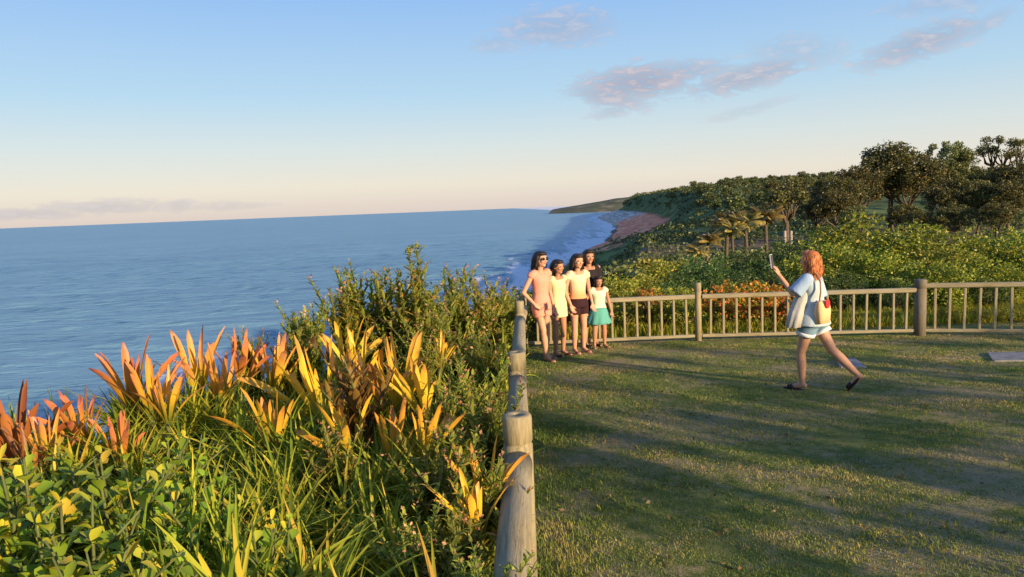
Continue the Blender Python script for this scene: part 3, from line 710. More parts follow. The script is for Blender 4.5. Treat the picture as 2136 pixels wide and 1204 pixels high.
# ------------------------------------------------------------------ fences
def turned_post(p, top, r, parent, mat=WOOD, ground=None, hole=True):
    z0 = (H(p.x, p.y) if ground is None else ground) - .12
    mb = MB(); g = .016
    prof = [(0, r), (top - z0 - .155, r), (top - z0 - .150, r * .93), (top - z0 - .138, r * .93), (top - z0 - .133, r), (top - z0 - .02, r), (top - z0 - .006, r * .96), (top - z0, r * .88)]
    if hole: prof += [(top - z0 - .0005, r * .25), (top - z0 - .03, r * .22)]
    n = 28; rings = []
    for z, rr in prof: rings.append([Vector((rr * math.cos(2 * math.pi * k / n) * (1 + .012 * math.sin(3 * k)), rr * math.sin(2 * math.pi * k / n), z)) for k in range(n)])
    mb.rings(rings)
    return mb.build('post', mat, parent, True, (p.x, p.y, z0))
def beam(name, a, b, sec, parent, mat=WOOD, round_=False):
    """a,b world points; built with local z along the beam so grain runs along it"""
    a = Vector(a); b = Vector(b); d = b - a; L = d.length; mb = MB()
    if round_: mb.tube([(0, 0, L * k / 6) for k in range(7)], [sec * (1 + .03 * math.sin(k * 2.3)) for k in range(7)], 18)
    else:
        w, h = sec; c = min(w, h) * .15; rings = []
        for z in (0, L): rings.append([Vector((x, y, z)) for x, y in ((-w/2+c, -h/2), (w/2-c, -h/2), (w/2, -h/2+c), (w/2, h/2-c), (w/2-c, h/2), (-w/2+c, h/2), (-w/2, h/2-c), (-w/2, -h/2+c))])
        mb.rings(rings)
    o = mb.build(name, mat, parent, round_)
    o.rotation_mode = 'QUATERNION'
    zq = d.normalized(); xq = zq.cross(Vector((0, 0, 1)));
    if xq.length < 1e-3: xq = Vector((1, 0, 0))
    xq.normalize(); yq = zq.cross(xq)
    o.rotation_quaternion = Matrix((xq, yq, zq)).transposed().to_quaternion(); o.location = a
    return o

def build_fences():
    # side fence, seen end-on, log rail on turned posts
    side = empty('log_rail_fence'); tag(side, 'weathered log rail fence running from the viewer to the group, seen end-on', 'fence')
    tops = [at(1078, 864, 3.6), at(1077, 734, 5.7), at(1083, 628, 8.8)]
    d0 = tops[0] - tops[1]
    p0 = at(1046, 1300, 1.70); tops = [p0] + tops
    corner = at(1093, 615, 11.9); tops.append(corner)
    for p, r_ in zip(tops, (.074, .074, .072, .055, .05)): turned_post(p, p.z, r_, side)
    for a, b in zip(tops[:-1], tops[1:]):
        d = (b - a).normalized(); off = Vector((0, 0, -.235))
        beam('top_rail', a + off + d * .05, b + off - d * .05, .067, side, WOOD, True)
    # back fence
    back = empty('baluster_fence'); tag(back, 'weathered low baluster fence closing the far side of the lawn', 'fence')
    base = [Vector((corner.x, corner.y, 0)), ground_hit(1457, 711), ground_hit(1918, 700), ground_hit(2420, 703)]
    tp = [None, 590, 583, 577]; PX = [None, 1457, 1918, 2400]
    hts = [.90, .92, .94, .94]
    cs = []
    for i, b in enumerate(base):
        z = H(b.x, b.y)
        if i: 
            t = at(PX[i], tp[i], b.y); top = t.z
        else: top = z + hts[0]
        if i: turned_post(b, top, .09 if i == 2 else .052, back, WOOD_SHADE if i == 2 else WOOD, None, False)  # middle post takes the wood with shade painted in
        cs.append((b, z, top))
    for i, ((a, za, ta), (b, zb, tb)) in enumerate(zip(cs[:-1], cs[1:])):
        d = Vector((b.x - a.x, b.y - a.y, 0)); L = d.length; d.normalize()
        def P(s, h): return Vector((a.x + d.x * s, a.y + d.y * s, za + (zb - za) * s / L + h))
        ht = .735 if i < 2 else .80
        beam('top_rail', P(.065, ht), P(L - .065, ht), (.10, .07), back)
        beam('bottom_rail', P(.065, .085), P(L - .065, .085), (.06, .05), back)
        n = int(L / .198)
        for k in range(1, n):
            s = L * k / n
            jt = random.uniform(-.008, .008)
            beam('baluster', P(s + jt, .112), P(s, ht - .036), (.036, .036), back)
build_fences()

# ------------------------------------------------------------------ vegetation past the fence
def mk_ball_shrub(seed, mat, rad=1.1, ncl=60, per=75, leaf=.085, name='round_shrub', flat=.85, flower=None, clump=.30):
    r = np.random.default_rng(seed); t = empty(name)
    P, C = cloud_pts(ncl, per, rad - clump * .5, clump, r, flat, .5, -.75); P[:, 2] += rad * flat
    C[:, 2] += rad * flat
    P = P[P[:, 2] > 0]
    parts = [cards(P, leaf, .5, .35, r)]; nf = len(P)
    if flower:
        Q = P[P[:, 2] > rad * flat * .7]; Q = Q[r.permutation(len(Q))[:int(len(Q) * .55)]] * np.array([1.02, 1.02, 1.03]); parts.append(cards(Q, leaf * .9, .8, .5, r))
    V, F, tt = merge(parts); lo = link('foliage', fastmesh('foliage', V, F, tt), mat, t)
    if flower: lo.data.materials.append(flower); lo.data.polygons.foreach_set('material_index', (np.arange(len(F)) >= nf).astype(np.int32))
    mb = MB()
    for c in C[::max(1, ncl // 16)]:
        c = Vector(c); mb.tube([(0, 0, -.2), (c.x * .15, c.y * .15, c.z * .4), tuple(c)], [.035, .025, .008], 6)
    mb.build('branches', BARK, t, True)
    return t
def mk_tree(seed, mat, hgt=7, rad=2.8, ncl=55, per=60, leaf=.34, flat=.7, name='tree', clump=.75, trunk_h=.35, lean=.1):
    r = np.random.default_rng(seed); t = empty(name)
    P, C = cloud_pts(ncl, per, rad, clump, r, flat, .55, -.65); cz = hgt - rad * flat
    off = np.array([hgt * lean * r.uniform(-1, 1), 0, cz]); P = P + off; C = C + off
    V, F, tt = cards(P, leaf, .6, .3, r); link('crown', fastmesh('crown', V, F, tt), mat, t)
    mb = MB(); f = Vector((off[0] * .6, 0, hgt * trunk_h)); r0 = hgt * .028
    mb.tube([(0, 0, -.6), (0, 0, 0), tuple(f * .5), tuple(f)], [r0 * 1.4, r0 * 1.2, r0, r0 * .85], 8)
    for c in C[::max(1, ncl // 9)]:
        c = Vector(c); m = f.lerp(c, .5) + Vector((0, 0, -.08 * hgt)) + Vector(r.normal(0, .12, 3)); mb.tube([tuple(f - Vector((0, 0, .1))), tuple(m), tuple(c)], [r0 * .6, r0 * .4, r0 * .12], 6)
    mb.build('trunk', BARK, t, True)
    return t
def mk_palm(seed, mat, hgt=5, nl=16, L=1.9, name='palm_tree'):
    r = np.random.default_rng(seed); t = empty(name); mb = MB()
    mb.tube([(0, 0, -.5), (0, 0, 0), (.1, 0, hgt * .5), (.2, 0, hgt)], [.14, .12, .09, .08], 8); mb.build('trunk', BARK, t, True)
    parts = []
    for i in range(nl):
        az = i * 2.4 + r.uniform(-.2, .2); tl = r.uniform(.2, 1.5); bd = r.uniform(.6, 1.4); n = 22
        s = np.linspace(.12, 1, n); th = tl + bd * s; x = np.cumsum(np.sin(th)) * L / n; z = np.cumsum(np.cos(th)) * L / n
        B = np.stack([.2 + x * math.cos(az), x * math.sin(az), hgt + z], -1)
        for sg in (-1, 1):
            parts.append(strips(B, az + sg * .95, np.minimum(th + .5, 2.3), .5, L * .3 * np.sin(np.pi * (.15 + .8 * s)) + .05, .055, 3, .2, strapp))
        parts.append(strips(np.array([[.2, 0, hgt]]), az, tl + bd * .1, bd, L, .05, 8, .2, strapp))
    V, F, tt = merge(parts); link('fronds', fastmesh('fronds', V, F, tt), mat, t)
    return t

def build_beyond():
    YS = protos(lambda s: mk_ball_shrub(s, M_YSH, 1.15, 42, 110, .095, 'round_shrub', .85, None, .36), [101, 102, 103, 104], None, 'shrub', 'bright round shrubs beyond the back fence')
    spots = [(1785, 448, 19, 1.05, 'bright yellow-green shrub behind the woman’s head, tallest of the bright shrubs'), (1850, 478, 20, 1.1, 'bright green shrub left of the dark middle post, second in the row'),
             (1915, 452, 18, 1.0, 'big rounded bright shrub above the dark middle post'), (1970, 505, 17, .95, 'rounded mid-green shrub right of the dark middle post'),
             (2050, 485, 18, 1.0, 'yellow-green shrub nearer the right edge, beside a gap'), (2115, 462, 19, 1.1, 'tall yellow-green shrub at the right edge'),
             (2020, 530, 15.5, .8, 'low green shrub filling the gap near the right edge'), (1830, 520, 16, .9, 'green shrub in front of the bright row, left of the dark post'),
             (1910, 545, 15, .75, 'low shrub right behind the dark middle post'), (1740, 500, 17, .9, 'green shrub just right of the woman’s head'),
             (2100, 540, 15.2, .85, 'low dark green shrub behind the fence at the right edge'), (1980, 560, 14.6, .6, 'smallest low shrub behind the right fence section'),
             (2180, 490, 17, 1.0, 'shrub mostly beyond the right edge of the view'), (1690, 520, 16.5, .8, 'shrub hidden behind the head of the walking woman')]
    for i, (px, py, Y, s, lb) in enumerate(spots):
        p = at(px, py, Y); o = use(YS, i); g = H(p.x, p.y); k = max(.5, (p.z - g) / 1.95)
        place(o, p.x, p.y, i * 1.2, k, g); o.scale.x *= 1.15; o.scale.y *= 1.1; o['label'] = lb.replace('’', "'")
    DS = protos(lambda s: mk_ball_shrub(s, M_DSH, 1.2, 60, 70, .085, 'dark_shrub'), [111, 112, 113], None, 'shrub', 'dark green shrubs behind the fence middle')
    spots = [(1450, 520, 17, 'dark green shrub behind the light fence post, left of the hedge row'), (1500, 515, 17.5, 'dark green shrub above the orange flowers, left one'), (1560, 512, 18, 'dark green shrub above the orange flowers, right one'),
             (1620, 500, 18.5, "dark shrub directly behind the raised phone"), (1680, 470, 21, "tall dark shrub above and left of the woman's head"), (1640, 560, 15.5, "dark low shrub behind the woman's raised forearm"),
             (1400, 560, 15, 'dark green low shrub left of the light fence post'), (1760, 560, 15, 'dark low shrub beside the woman, right of her back'), (1870, 575, 14.6, 'dark low shrub between woman and dark middle post'),
             (1540, 560, 15.2, 'dark leafy shrub immediately above the orange flower bush'), (1600, 530, 16.5, 'dark shrub in the centre of the hedge row'), (2060, 580, 14.5, 'dark low shrub behind the right fence section')]
    for i, (px, py, Y, lb) in enumerate(spots):
        p = at(px, py, Y); o = use(DS, i); g = H(p.x, p.y); k = max(.35, (p.z - g) / 2.1)
        place(o, p.x, p.y, i * 1.9, k, g); o['label'] = lb
    # small leafy bushes just behind the balusters and near the group
    LS = protos(lambda s: mk_ball_shrub(s, M_SHRUB, .7, 34, 60, .07, 'low_bush', .8, None, .2), [121, 122, 123], None, 'bush', 'low bushes right behind the back fence')
    spots = [(1300, 600, 13.4, 'low bush behind the fence just right of the girl in mint'), (1345, 585, 13.8, 'low bush behind the first fence section, second from the girl'), (1390, 590, 13.6, 'low bush behind the first fence section nearer the light post'),
             (1430, 600, 13.3, 'low bush touching the light fence post from behind'), (1320, 560, 15.5, 'yellowish bush above the girl in mint on the bluff edge'), (1370, 530, 17.5, 'yellowish bush farther down the bluff edge'),
             (1740, 640, 13.4, "low bush seen through the balusters right of the woman's hip"), (1800, 640, 13.4, 'low bush seen through balusters, left of the dark post'), (1860, 635, 13.2, 'low bush seen through balusters next to the dark post'),
             (1980, 630, 13, 'low bush seen through balusters right of the dark post'), (2050, 630, 12.9, 'low bush seen through balusters near the right edge'), (2110, 625, 12.8, 'low bush seen through the last balusters at the right edge'),
             (1500, 650, 13.2, 'low bush seen through balusters right of the light post'), (1590, 650, 13.2, "low bush seen through balusters left of the woman"), (1280, 570, 14.5, 'low bush above the head of the girl in mint'),
             (1250, 600, 14, 'low bush behind the girl in mint'), (1180, 585, 14, 'low bush behind the two middle children'), (1110, 585, 13, 'low bush behind the shoulder of the girl in peach'), (1420, 545, 18, 'bush on the slope above the light fence post')]
    for i, (px, py, Y, lb) in enumerate(spots):
        p = at(px, py, Y); o = use(LS, i); g = H(p.x, p.y); k = np.clip((p.z - g) / 1.2, .35, 1.6)
        place(o, p.x, p.y, i * 1.9, k, p.z - 1.2 * k); o['label'] = lb
    OF = protos(lambda s: mk_ball_shrub(s, M_SHRUB, .62, 30, 60, .065, 'flower_bush', .85, M_ORF, .18), [131, 132], None, 'bush', 'orange flowering bushes behind the fence')
    spots = [(1510, 580, 13.5, 'orange flowering bush, left end of the blooming row'), (1550, 574, 13.6, 'orange flowering bush in the middle of the blooming row'), (1595, 580, 13.5, 'deep orange flowering bush at the right of the blooming row'),
             (1632, 600, 13.3, "red-orange flowering bush behind the woman's elbow"), (1345, 592, 13.3, 'small flowering bush behind the first fence section'), (1060, 612, 12.2, 'rusty flowering bush left of the girl in peach')]
    for i, (px, py, Y, lb) in enumerate(spots):
        p = at(px, py, Y); o = use(OF, i); k = .95 if i < 4 else .5
        place(o, p.x, p.y, i * 1.9, k, p.z - 1.08 * k); o['label'] = lb
    # palms and brown-leaved plants in the middle distance
    PA = protos(lambda s: mk_palm(s, M_BRN, 2.8, 22, 1.0), [141, 142], None, 'palm', 'short golden palms beyond the hedge')
    spots = [(1510, 432, 34, 'golden short palm, leftmost beyond the dark hedge'), (1560, 440, 33, 'golden short palm in the middle beyond the dark hedge'), (1600, 428, 36, 'taller golden palm nearest the bare thin tree'),
             (1470, 475, 30, 'golden palm lowest on the left slope beyond the hedge'), (1530, 462, 30, 'golden palm in front between the two taller ones'), (1455, 500, 27, 'small golden palm on the slope by the bluff'), (1345, 525, 24, 'small golden palm at the bluff edge over the beach')]
    for i, (px, py, Y, lb) in enumerate(spots):
        p = at(px, py, Y); o = use(PA, i); g = H(p.x, p.y); k = np.clip((p.z - g) / 3.4, .5, 1.3)
        place(o, p.x, p.y, i * 2, k, p.z - 3.5 * k); o['label'] = lb
    # thin bare-stemmed tree right of the palms
    p = at(1641, 400, 38); o = mk_tree(151, M_TREE, 4.6, 1.1, 22, 60, .16, .6, 'thin_tree', .4, .6, 0); tag(o, 'thin dark-stemmed small tree above the raised phone', 'tree'); place(o, p.x, p.y, 0, 1, p.z - 4.3)
    # white posts beyond the hedge
    for i, (px, lb) in enumerate([(1637, 'short white post under the thin tree, left of the pair'), (1650, 'short white post under the thin tree, right of the pair')]):
        p = at(px, 484, 30); mb = MB()
        mb.tube([(0, 0, -1.6), (0, 0, .02), (0, 0, .05)], [.06, .06, .04], 12); o = mb.build('white_post', plain('white_paint', (.30, .26, .23), .6, .2), None, True, p); tag(o, lb, 'post')
    # trees of the rise on the right
    TA = protos(lambda s: mk_tree(s, M_TREE, 7.5, 3.0, 80, 120, .235, .72, 'spreading_tree', .66), [161, 162, 163], None, 'tree', 'dark trees on the rise to the right')
    TB = protos(lambda s: mk_tree(s, M_TREE2, 7, 2.4, 50, 120, .22, .8, 'pale_green_tree', .55), [171, 172], None, 'tree', 'paler trees on the rise to the right')
    TC = protos(lambda s: mk_tree(s, M_TREE, 8, 2.3, 8, 130, .22, .55, 'tuft_crowned_tree', .62, .62, .04), [181, 182], None, 'tree', 'tuft-crowned trees on the skyline')
    big = [(TA, 1795, 348, 92, 1.05, 'left half of the broad dark crown on the skyline'), (TA, 1860, 288, 96, 1.3, 'broadest dark tree standing tallest on the right skyline'), (TA, 1893, 320, 94, 1.0, 'dark brown-green tree leaning on the right side of the tallest crown'),
           (TA, 1765, 372, 84, .85, 'dark tree in front of the tallest one, lower left'), (TA, 1740, 395, 80, .7, 'dark low tree above the thin tree on the right'), (TA, 1700, 400, 82, .7, 'dark low tree at the left foot of the wooded rise'),
           (TB, 1975, 304, 120, 1.25, 'pale green tree right of the tallest dark crown'), (TB, 2005, 315, 118, 1.1, 'pale green rounded tree, second right of the tallest crown'), (TA, 1945, 352, 108, 1.0, 'dark tree between the tallest crown and the pale trees'),
           (TC, 2070, 292, 120, 1.1, 'tuft-crowned tree on the skyline near the right edge'), (TC, 2095, 288, 118, 1.1, 'tuft-crowned tree just left of the frame-edge one'), (TC, 2130, 284, 115, 1.15, 'tuft-crowned tree cut by the right edge'),
           (TA, 2060, 352, 105, 1.1, 'dark tree below the tuft-crowned skyline trees'), (TA, 2115, 348, 100, 1.15, 'dark tree below the skyline at the right edge'), (TA, 2015, 365, 96, .95, 'dark tree in front of the pale trees'),
           (TA, 1880, 428, 78, .8, 'brownish tree in front of the tallest crown, to the right'), (TA, 1915, 436, 74, .7, 'low brownish tree by the dirt strip'), (TA, 1975, 385, 84, .9, 'dark tree on the lower slope right of the brownish tree'),
           (TA, 2040, 390, 82, .95, 'dark tree on the lower slope, second from the right edge'), (TA, 2105, 385, 80, 1.0, 'dark tree on the lower slope at the right edge'), (TA, 2175, 362, 90, 1.1, 'dark tree mostly beyond the right edge'),
           (TB, 1790, 432, 70, .6, 'small tree just above the bright shrubs, left'), (TA, 1660, 372, 150, .9, 'small dark tree on the skyline left of the rise'), (TA, 1620, 378, 190, 1.0, 'skyline tree left of the small dark tree'),
           (TB, 1690, 368, 160, .9, 'pale skyline tree where the rise begins'), (TA, 1725, 372, 140, .9, 'skyline tree touching the left foot of the tallest crown'), (TA, 2000, 420, 72, .7, 'low dark tree above the dirt strip'), (TA, 2080, 425, 70, .7, 'low dark tree above the dirt strip near the right edge')]
    for i, (pool, px, py, Y, s, lb) in enumerate(big):
        p = at(px, py, Y); o = use(pool, i); g = H(p.x, p.y); ht = 7.0 if pool is TB else (8.0 if pool is TC else 7.5)
        k = (p.z - g) / ht; k2 = np.clip(k, .45, 1.5) ; place(o, p.x, p.y, i * 1.9, k2, p.z - ht * k2); o['label'] = lb
    # skyline trees of the far hill
    FT = protos(lambda s: mk_tree(s, M_SCRUB, 6, 2.8, 26, 26, .75, .7, 'far_tree', .9), [191, 192, 193], 'small dark tree on the far hill crest', 'tree', 'trees along the far hill crest')
    r = np.random.default_rng(8); k = 0
    for i in range(210):
        Y = r.uniform(260, 1300); rx = r.uniform(.20, .56); X = rx * Y
        if X - shoreX(Y) < 80: continue
        o = use(FT, i); place(o, X, Y, None, r.uniform(.6, 1.25) * (.8 + Y / 1500), H(X, Y) - .4)
    for i in range(60):
        Y = r.uniform(120, 260); rx = r.uniform(.30, .72); X = rx * Y
        if .44 < rx < .60: continue
        o = use(FT, i); place(o, X, Y, None, r.uniform(.45, .8), H(X, Y) - .3); o['label'] = 'small dark tree on the mid slope of the green hill'; o['group'] = 'trees on the middle slope'
    # scrub as one mass
    n = 12000; Y = 24 * (2700 / 24) ** r.uniform(0, 1, n); rx = r.uniform(.02, .95, n); X = rx * Y
    inl = np.where(Y < 150, X - edgeX(Y) + 6, X - shoreX(Y) - np.where(Y < 520, 22, 74)); pick = inl > 0
    ny = fbm(X, Y, 60, 44); pick &= (ny > np.where(Y > 450, -.4, np.where(Y > 110, .0, -.35))) | (Y < 40)
    # leave the dirt strip open
    pick &= ~((Y > 52) & (Y < 92) & (r.uniform(0, 1, n) < .75))
    pick &= ~((Y > 95) & (Y < 175) & (rx > .44) & (rx < .60))
    X, Y = X[pick], Y[pick]; rad = .55 + .0042 * Y + r.uniform(0, .5, len(Y)); Z = height(X, Y)
    per = 24; P = r.normal(size=(len(X), per, 3)); P /= np.linalg.norm(P, axis=2)[..., None]; P[..., 2] = np.abs(P[..., 2]) * .8
    P = P * rad[:, None, None] * r.uniform(.5, 1, (len(X), per, 1)) + np.stack([X, Y, Z], -1)[:, None]
    V, F, tt = cards(P.reshape(-1, 3), np.repeat(.16 + .0022 * Y, per), .7, .3, r)
    tag(link('hillside_scrub', fastmesh('hillside_scrub', V, F, tt), M_SCRUB), 'dark green scrub covering the slopes beyond the fence', 'scrub', kind='stuff')
    # rough grass behind the back fence
    n = 60000; yy = 12.8 + 14 * r.uniform(0, 1, n) ** 1.5; xx = -1 + (yy * .8 + 2) * r.uniform(0, 1, n)
    V, F, tt = strips(np.stack([xx, yy, height(xx, yy)], -1), r.uniform(0, 6.28, n), r.uniform(0, .6, n), r.uniform(0, .9, n), r.uniform(.08, .26, n), .014, 2, .2, strapp)
    tag(link('rough_grass', fastmesh('rough_grass', V, F, tt), M_STRAP), 'longer rough grass behind the back fence', 'grass', kind='stuff')
build_beyond()

# trees behind the viewer whose shade dapples the lawn
def build_shade_trees():
    SH = protos(lambda s: mk_tree(s, M_TREE, 4.4, 1.6, 34, 32, .15, .8, 'shade_tree', .25), [201, 202, 203], 'loose-crowned tree behind the viewer shading the lawn', 'tree', 'trees behind the viewer')
    lat = Vector((-SUNH.y, SUNH.x, 0)) # perpendicular to the sun
    lat = Vector((SUNH.y, -SUNH.x, 0)) * -1
    for i, (t, s, k) in enumerate([(5.2, 13, .98), (7.4, 16, 1.16), (9.6, 13.5, 1.0), (12.0, 16, 1.05), (14.6, 14, .95), (17.2, 16, .95)]):
        p = SUNH * s + lat * t
        o = use(SH, i); place(o, p.x, p.y, i * 1.1, k, 0.0)
build_shade_trees()

# ------------------------------------------------------------------ people
SKIN = plain('skin', (.50, .27, .17), .5, .08, 20, .05, .12, .35); SKIND = plain('tan_skin', (.38, .19, .115), .5, .08, 20, .05, .12, .35)
HAIRD = plain('dark_hair', (.018, .011, .008), .45, .4, 60, .6, 0, .4); HAIRO = plain('auburn_hair', (.42, .135, .035), .5, .4, 60, .6, 0, .4)
EYE = plain('eye_dark', (.02, .015, .01), .2, .1); LIP = plain('lip', (.42, .12, .09), .5, .1)
def person(root_loc, Ht, yaw, J, skin, label, group=None, build=1.0, curl=.5):
    """J overrides joints. body frame: x right, y forward, z up, in units of height"""
    t = empty('person', root_loc); t.rotation_euler.z = yaw
    tag(t, label, 'person', group)
    D = dict(pel=(0, 0, .52), waist=(0, 0, .61), chest=(0, 0, .73), neck=(0, -.005, .825), head=(0, .012, .925),
             shR=(.105, 0, .805), shL=(-.105, 0, .805), elR=(.135, -.01, .63), elL=(-.135, -.01, .63), wrR=(.14, .03, .48), wrL=(-.14, .03, .48),
             hpR=(.05, 0, .50), hpL=(-.05, 0, .50), knR=(.055, .01, .28), knL=(-.055, .01, .28), anR=(.055, -.005, .045), anL=(-.055, -.005, .045),
             toR=(.065, .10, .012), toL=(-.065, .10, .012), face=(0, 1, 0))
    D.update(J)
    Q = {k: (Vector(v) * Ht if k != 'face' else Vector(v).normalized()) for k, v in D.items()}
    B = build * Ht
    mb = MB()
    # torso
    sp = [(Q['pel'] - Vector((0, 0, .045 * Ht)), .075, .062), (Q['pel'], .092, .068), (Q['waist'], .070, .052), (Q['waist'].lerp(Q['chest'], .5), .078, .055), (Q['chest'], .088, .064), (Q['chest'].lerp(Q['neck'], .6), .085, .05), (Q['neck'] - Vector((0, 0, .012 * Ht)), .045, .036)]
    mb.loft([(p.x, p.y, p.z, a * B, b * B) for p, a, b in sp])
    cap = mb.capsule
    cap(Q['neck'] - Vector((0, 0, .03 * Ht)), Q['head'] - Vector((0, 0, .02 * Ht)), .031 * B, .029 * B)
    for s in 'RL':
        cap(Q['chest'].lerp(Q['sh' + s], .5) + Vector((0, 0, .03 * Ht)), Q['sh' + s], .034 * B, .031 * B)
        cap(Q['sh' + s], Q['el' + s], .029 * B, .022 * B); cap(Q['el' + s], Q['wr' + s], .022 * B, .0145 * B)
        cap(Q['hp' + s], Q['kn' + s], .050 * B, .032 * B); cap(Q['kn' + s], Q['kn' + s].lerp(Q['an' + s], .35), .031 * B, .033 * B); cap(Q['kn' + s].lerp(Q['an' + s], .35), Q['an' + s], .033 * B, .0185 * B)
        a = Q['an' + s]; to = Q['to' + s]; heel = a + (a - to).normalized() * .018 * Ht - Vector((0, 0, .018 * Ht)); heel.z = max(heel.z, .018 * Ht) if to.z < .02 * Ht and a.z < .06 * Ht else heel.z
        cap(a, heel, .02 * B, .018 * B); cap(heel, to, .018 * B, .013 * B); cap(a, heel.lerp(to, .6), .02 * B, .016 * B)
        # hand: palm, four fingers, thumb
        w = Q['wr' + s]; d = (w - Q['el' + s]).normalized() if 'hd' + s not in J else Vector(J['hd' + s]).normalized()
        side = d.cross(Vector((0, 1, .2))).normalized(); nrm = side.cross(d).normalized(); h = .1 * Ht
        M3 = Matrix((side, nrm, d)).transposed()
        mb.ellipsoid(w + d * h * .28, (.024 * Ht, .011 * Ht, .034 * Ht), M3)
        for i, (o_, ln) in enumerate(((-.017, .38), (-.006, .44), (.006, .41), (.017, .33))):
            b0 = w + d * h * .52 + side * o_ * Ht; m = b0 + (d * math.cos(curl * .6) + nrm * math.sin(curl * .6)) * h * ln * .55; e = m + (d * math.cos(curl * 1.6) + nrm * math.sin(curl * 1.6)) * h * ln * .5
            cap(b0, m, .0052 * Ht, .0048 * Ht, 8); cap(m, e, .0048 * Ht, .004 * Ht, 8)
        sg = 1 if s == 'L' else -1
        b0 = w + d * h * .16 + side * sg * .016 * Ht; m = b0 + (d * .75 + side * sg * .6).normalized() * h * .26; e = m + (d * .9 + nrm * .4).normalized() * h * .2
        cap(b0, m, .0066 * Ht, .0058 * Ht, 8); cap(m, e, .0058 * Ht, .0045 * Ht, 8)
    # head
    f = Q['face']; rt = f.cross(Vector((0, 0, 1))).normalized(); up = rt.cross(f).normalized(); HM = Matrix((rt, f, up)).transposed(); hc = Q['head']; k = Ht * .066
    def hp(x, y, z): return hc + HM @ Vector((x, y, z)) * k
    mb.ellipsoid(hp(0, -.08, .18), (.80 * k, .98 * k, .88 * k), HM); mb.ellipsoid(hp(0, .12, -.35), (.62 * k, .72 * k, .72 * k), HM)
    mb.ellipsoid(hp(0, .52, -.82), (.28 * k, .28 * k, .22 * k), HM)
    cap(hp(0, .80, .08), hp(0, .92, -.26), .08 * k, .13 * k, 8)
    for sx in (-1, 1):
        mb.ellipsoid(hp(sx * .80, -.05, -.08), (.10 * k, .2 * k, .28 * k), HM, 8, 6)
        mb.ellipsoid(hp(sx * .34, .66, -.22), (.25 * k, .2 * k, .2 * k), HM, 8, 6)
    body = mb.build('body', skin, t, True)
    bake(body, [('REMESH', dict(mode='VOXEL', voxel_size=.0062)), ('SMOOTH', dict(factor=.5, iterations=4))])
    fe = MB(); [fe.ellipsoid(hp(sx * .33, .80, .06), (.14 * k, .10 * k, .075 * k), HM, 10, 6) for sx in (-1, 1)]
    fe.build('eyes', EYE, t, True)
    ml = MB(); ml.ellipsoid(hp(0, .80, -.56), (.24 * k, .1 * k, .07 * k), HM, 10, 6); ml.build('lips', LIP, t, True)
    return t, Q, hp, HM, k
def garment(name, mat, parent, fn, vox=.010, sm=6):
    mb = MB(); fn(mb); o = mb.build(name, mat, parent, True); bake(o, [('REMESH', dict(mode='VOXEL', voxel_size=vox)), ('SMOOTH', dict(factor=.5, iterations=sm))]); return o
def hair(parent, Q, hp, HM, k, mat, length, Ht, back=.55, bob=False):
    def fn(mb):
        mb.ellipsoid(hp(0, -.22, .30), (.92 * k, 1.02 * k, .90 * k), HM)
        mb.ellipsoid(hp(0, .25, .78), (.74 * k, .72 * k, .36 * k), HM)
        pts = [hp(0, -.55, .1), hp(0, -.85, -.7)]
        n = 5
        for sx in (-.55, 0, .55):
            a = hp(sx, -.62, 0); b = hp(sx * 1.15, -.85, -1.1); e = hp(sx * 1.1, -.75 - back * .2, -1.1 - length)
            mb.capsule(a, b, .42 * k, .40 * k); mb.capsule(b, e, .40 * k, .20 * k)
        for sx in (-1, 1):
            mb.capsule(hp(sx * .78, .15, .35), hp(sx * .86, -.10, -.9 if length > .3 or bob else -.1), .20 * k, .2 * k, 8)
    o = garment('hair', mat, parent, fn, .009, 2)
    me = o.data; co_ = np.empty(len(me.vertices) * 3, np.float32); me.vertices.foreach_get('co', co_); co_ = co_.reshape(-1, 3)
    c0 = np.array(hp(0, -.1, -.2)); sel = co_[rng.integers(0, len(co_), 420)]; f3 = np.array(HM @ Vector((0, 1, 0)))
    sel = sel[((sel - c0) @ f3) < .25 * k]; dv = sel - c0
    V, F, tt = strips(sel - dv * .04, np.arctan2(dv[:, 1], dv[:, 0]) + rng.normal(0, .15, len(sel)), rng.uniform(2.0, 2.6, len(sel)), rng.uniform(.4, 1.2, len(sel)), rng.uniform(.4, 1.0, len(sel)) * k, .008, 5, .1, strapp)
    link('hair_strands', fastmesh('hair_strands', V, F, tt, True), mat, o)
    return o
def fr(mb, a, b, ra, rb): mb.tube([a, a.lerp(b, .5), b], [ra, (ra + rb) / 2, rb], 18)
def top(parent, Q, Ht, mat, lo=.53, sleeves=.35, flare=1.0, build=1.0, name='shirt', deep=.0):
    B = build * Ht; u = Q['pel']
    def fn(mb):
        ax = [(Q['chest'].lerp(Q['neck'], .68), .074, .050), (Q['chest'].lerp(Q['neck'], .45), .094, .062), (Q['chest'], .099, .078), (Q['waist'].lerp(Q['chest'], .5), .088, .068), (Q['waist'], .082 * (1 + flare * .08), .064 * (1 + flare * .08)), (Q['pel'].lerp(Q['waist'], .4), .098 * (1 + flare * .1), .078 * (1 + flare * .1))]
        lowp = Q['pel'].copy(); lowp.z = lo * Ht; ax.append((lowp, .104 * (1 + flare * .15), .082 * (1 + flare * .15)))
        mb.loft([(p.x, p.y, p.z, a * B, b * B) for p, a, b in ax], 28)
        for s in 'RL':
            sh = Q['sh' + s]; fr(mb, Q['chest'].lerp(sh, .55) + Vector((0, 0, .03 * Ht)), sh.lerp(Q['el' + s], .04), .040 * B, .038 * B)
            if sleeves > .05: fr(mb, sh, sh.lerp(Q['el' + s], sleeves), .038 * B, .037 * B)
    return garment(name, mat, parent, fn)
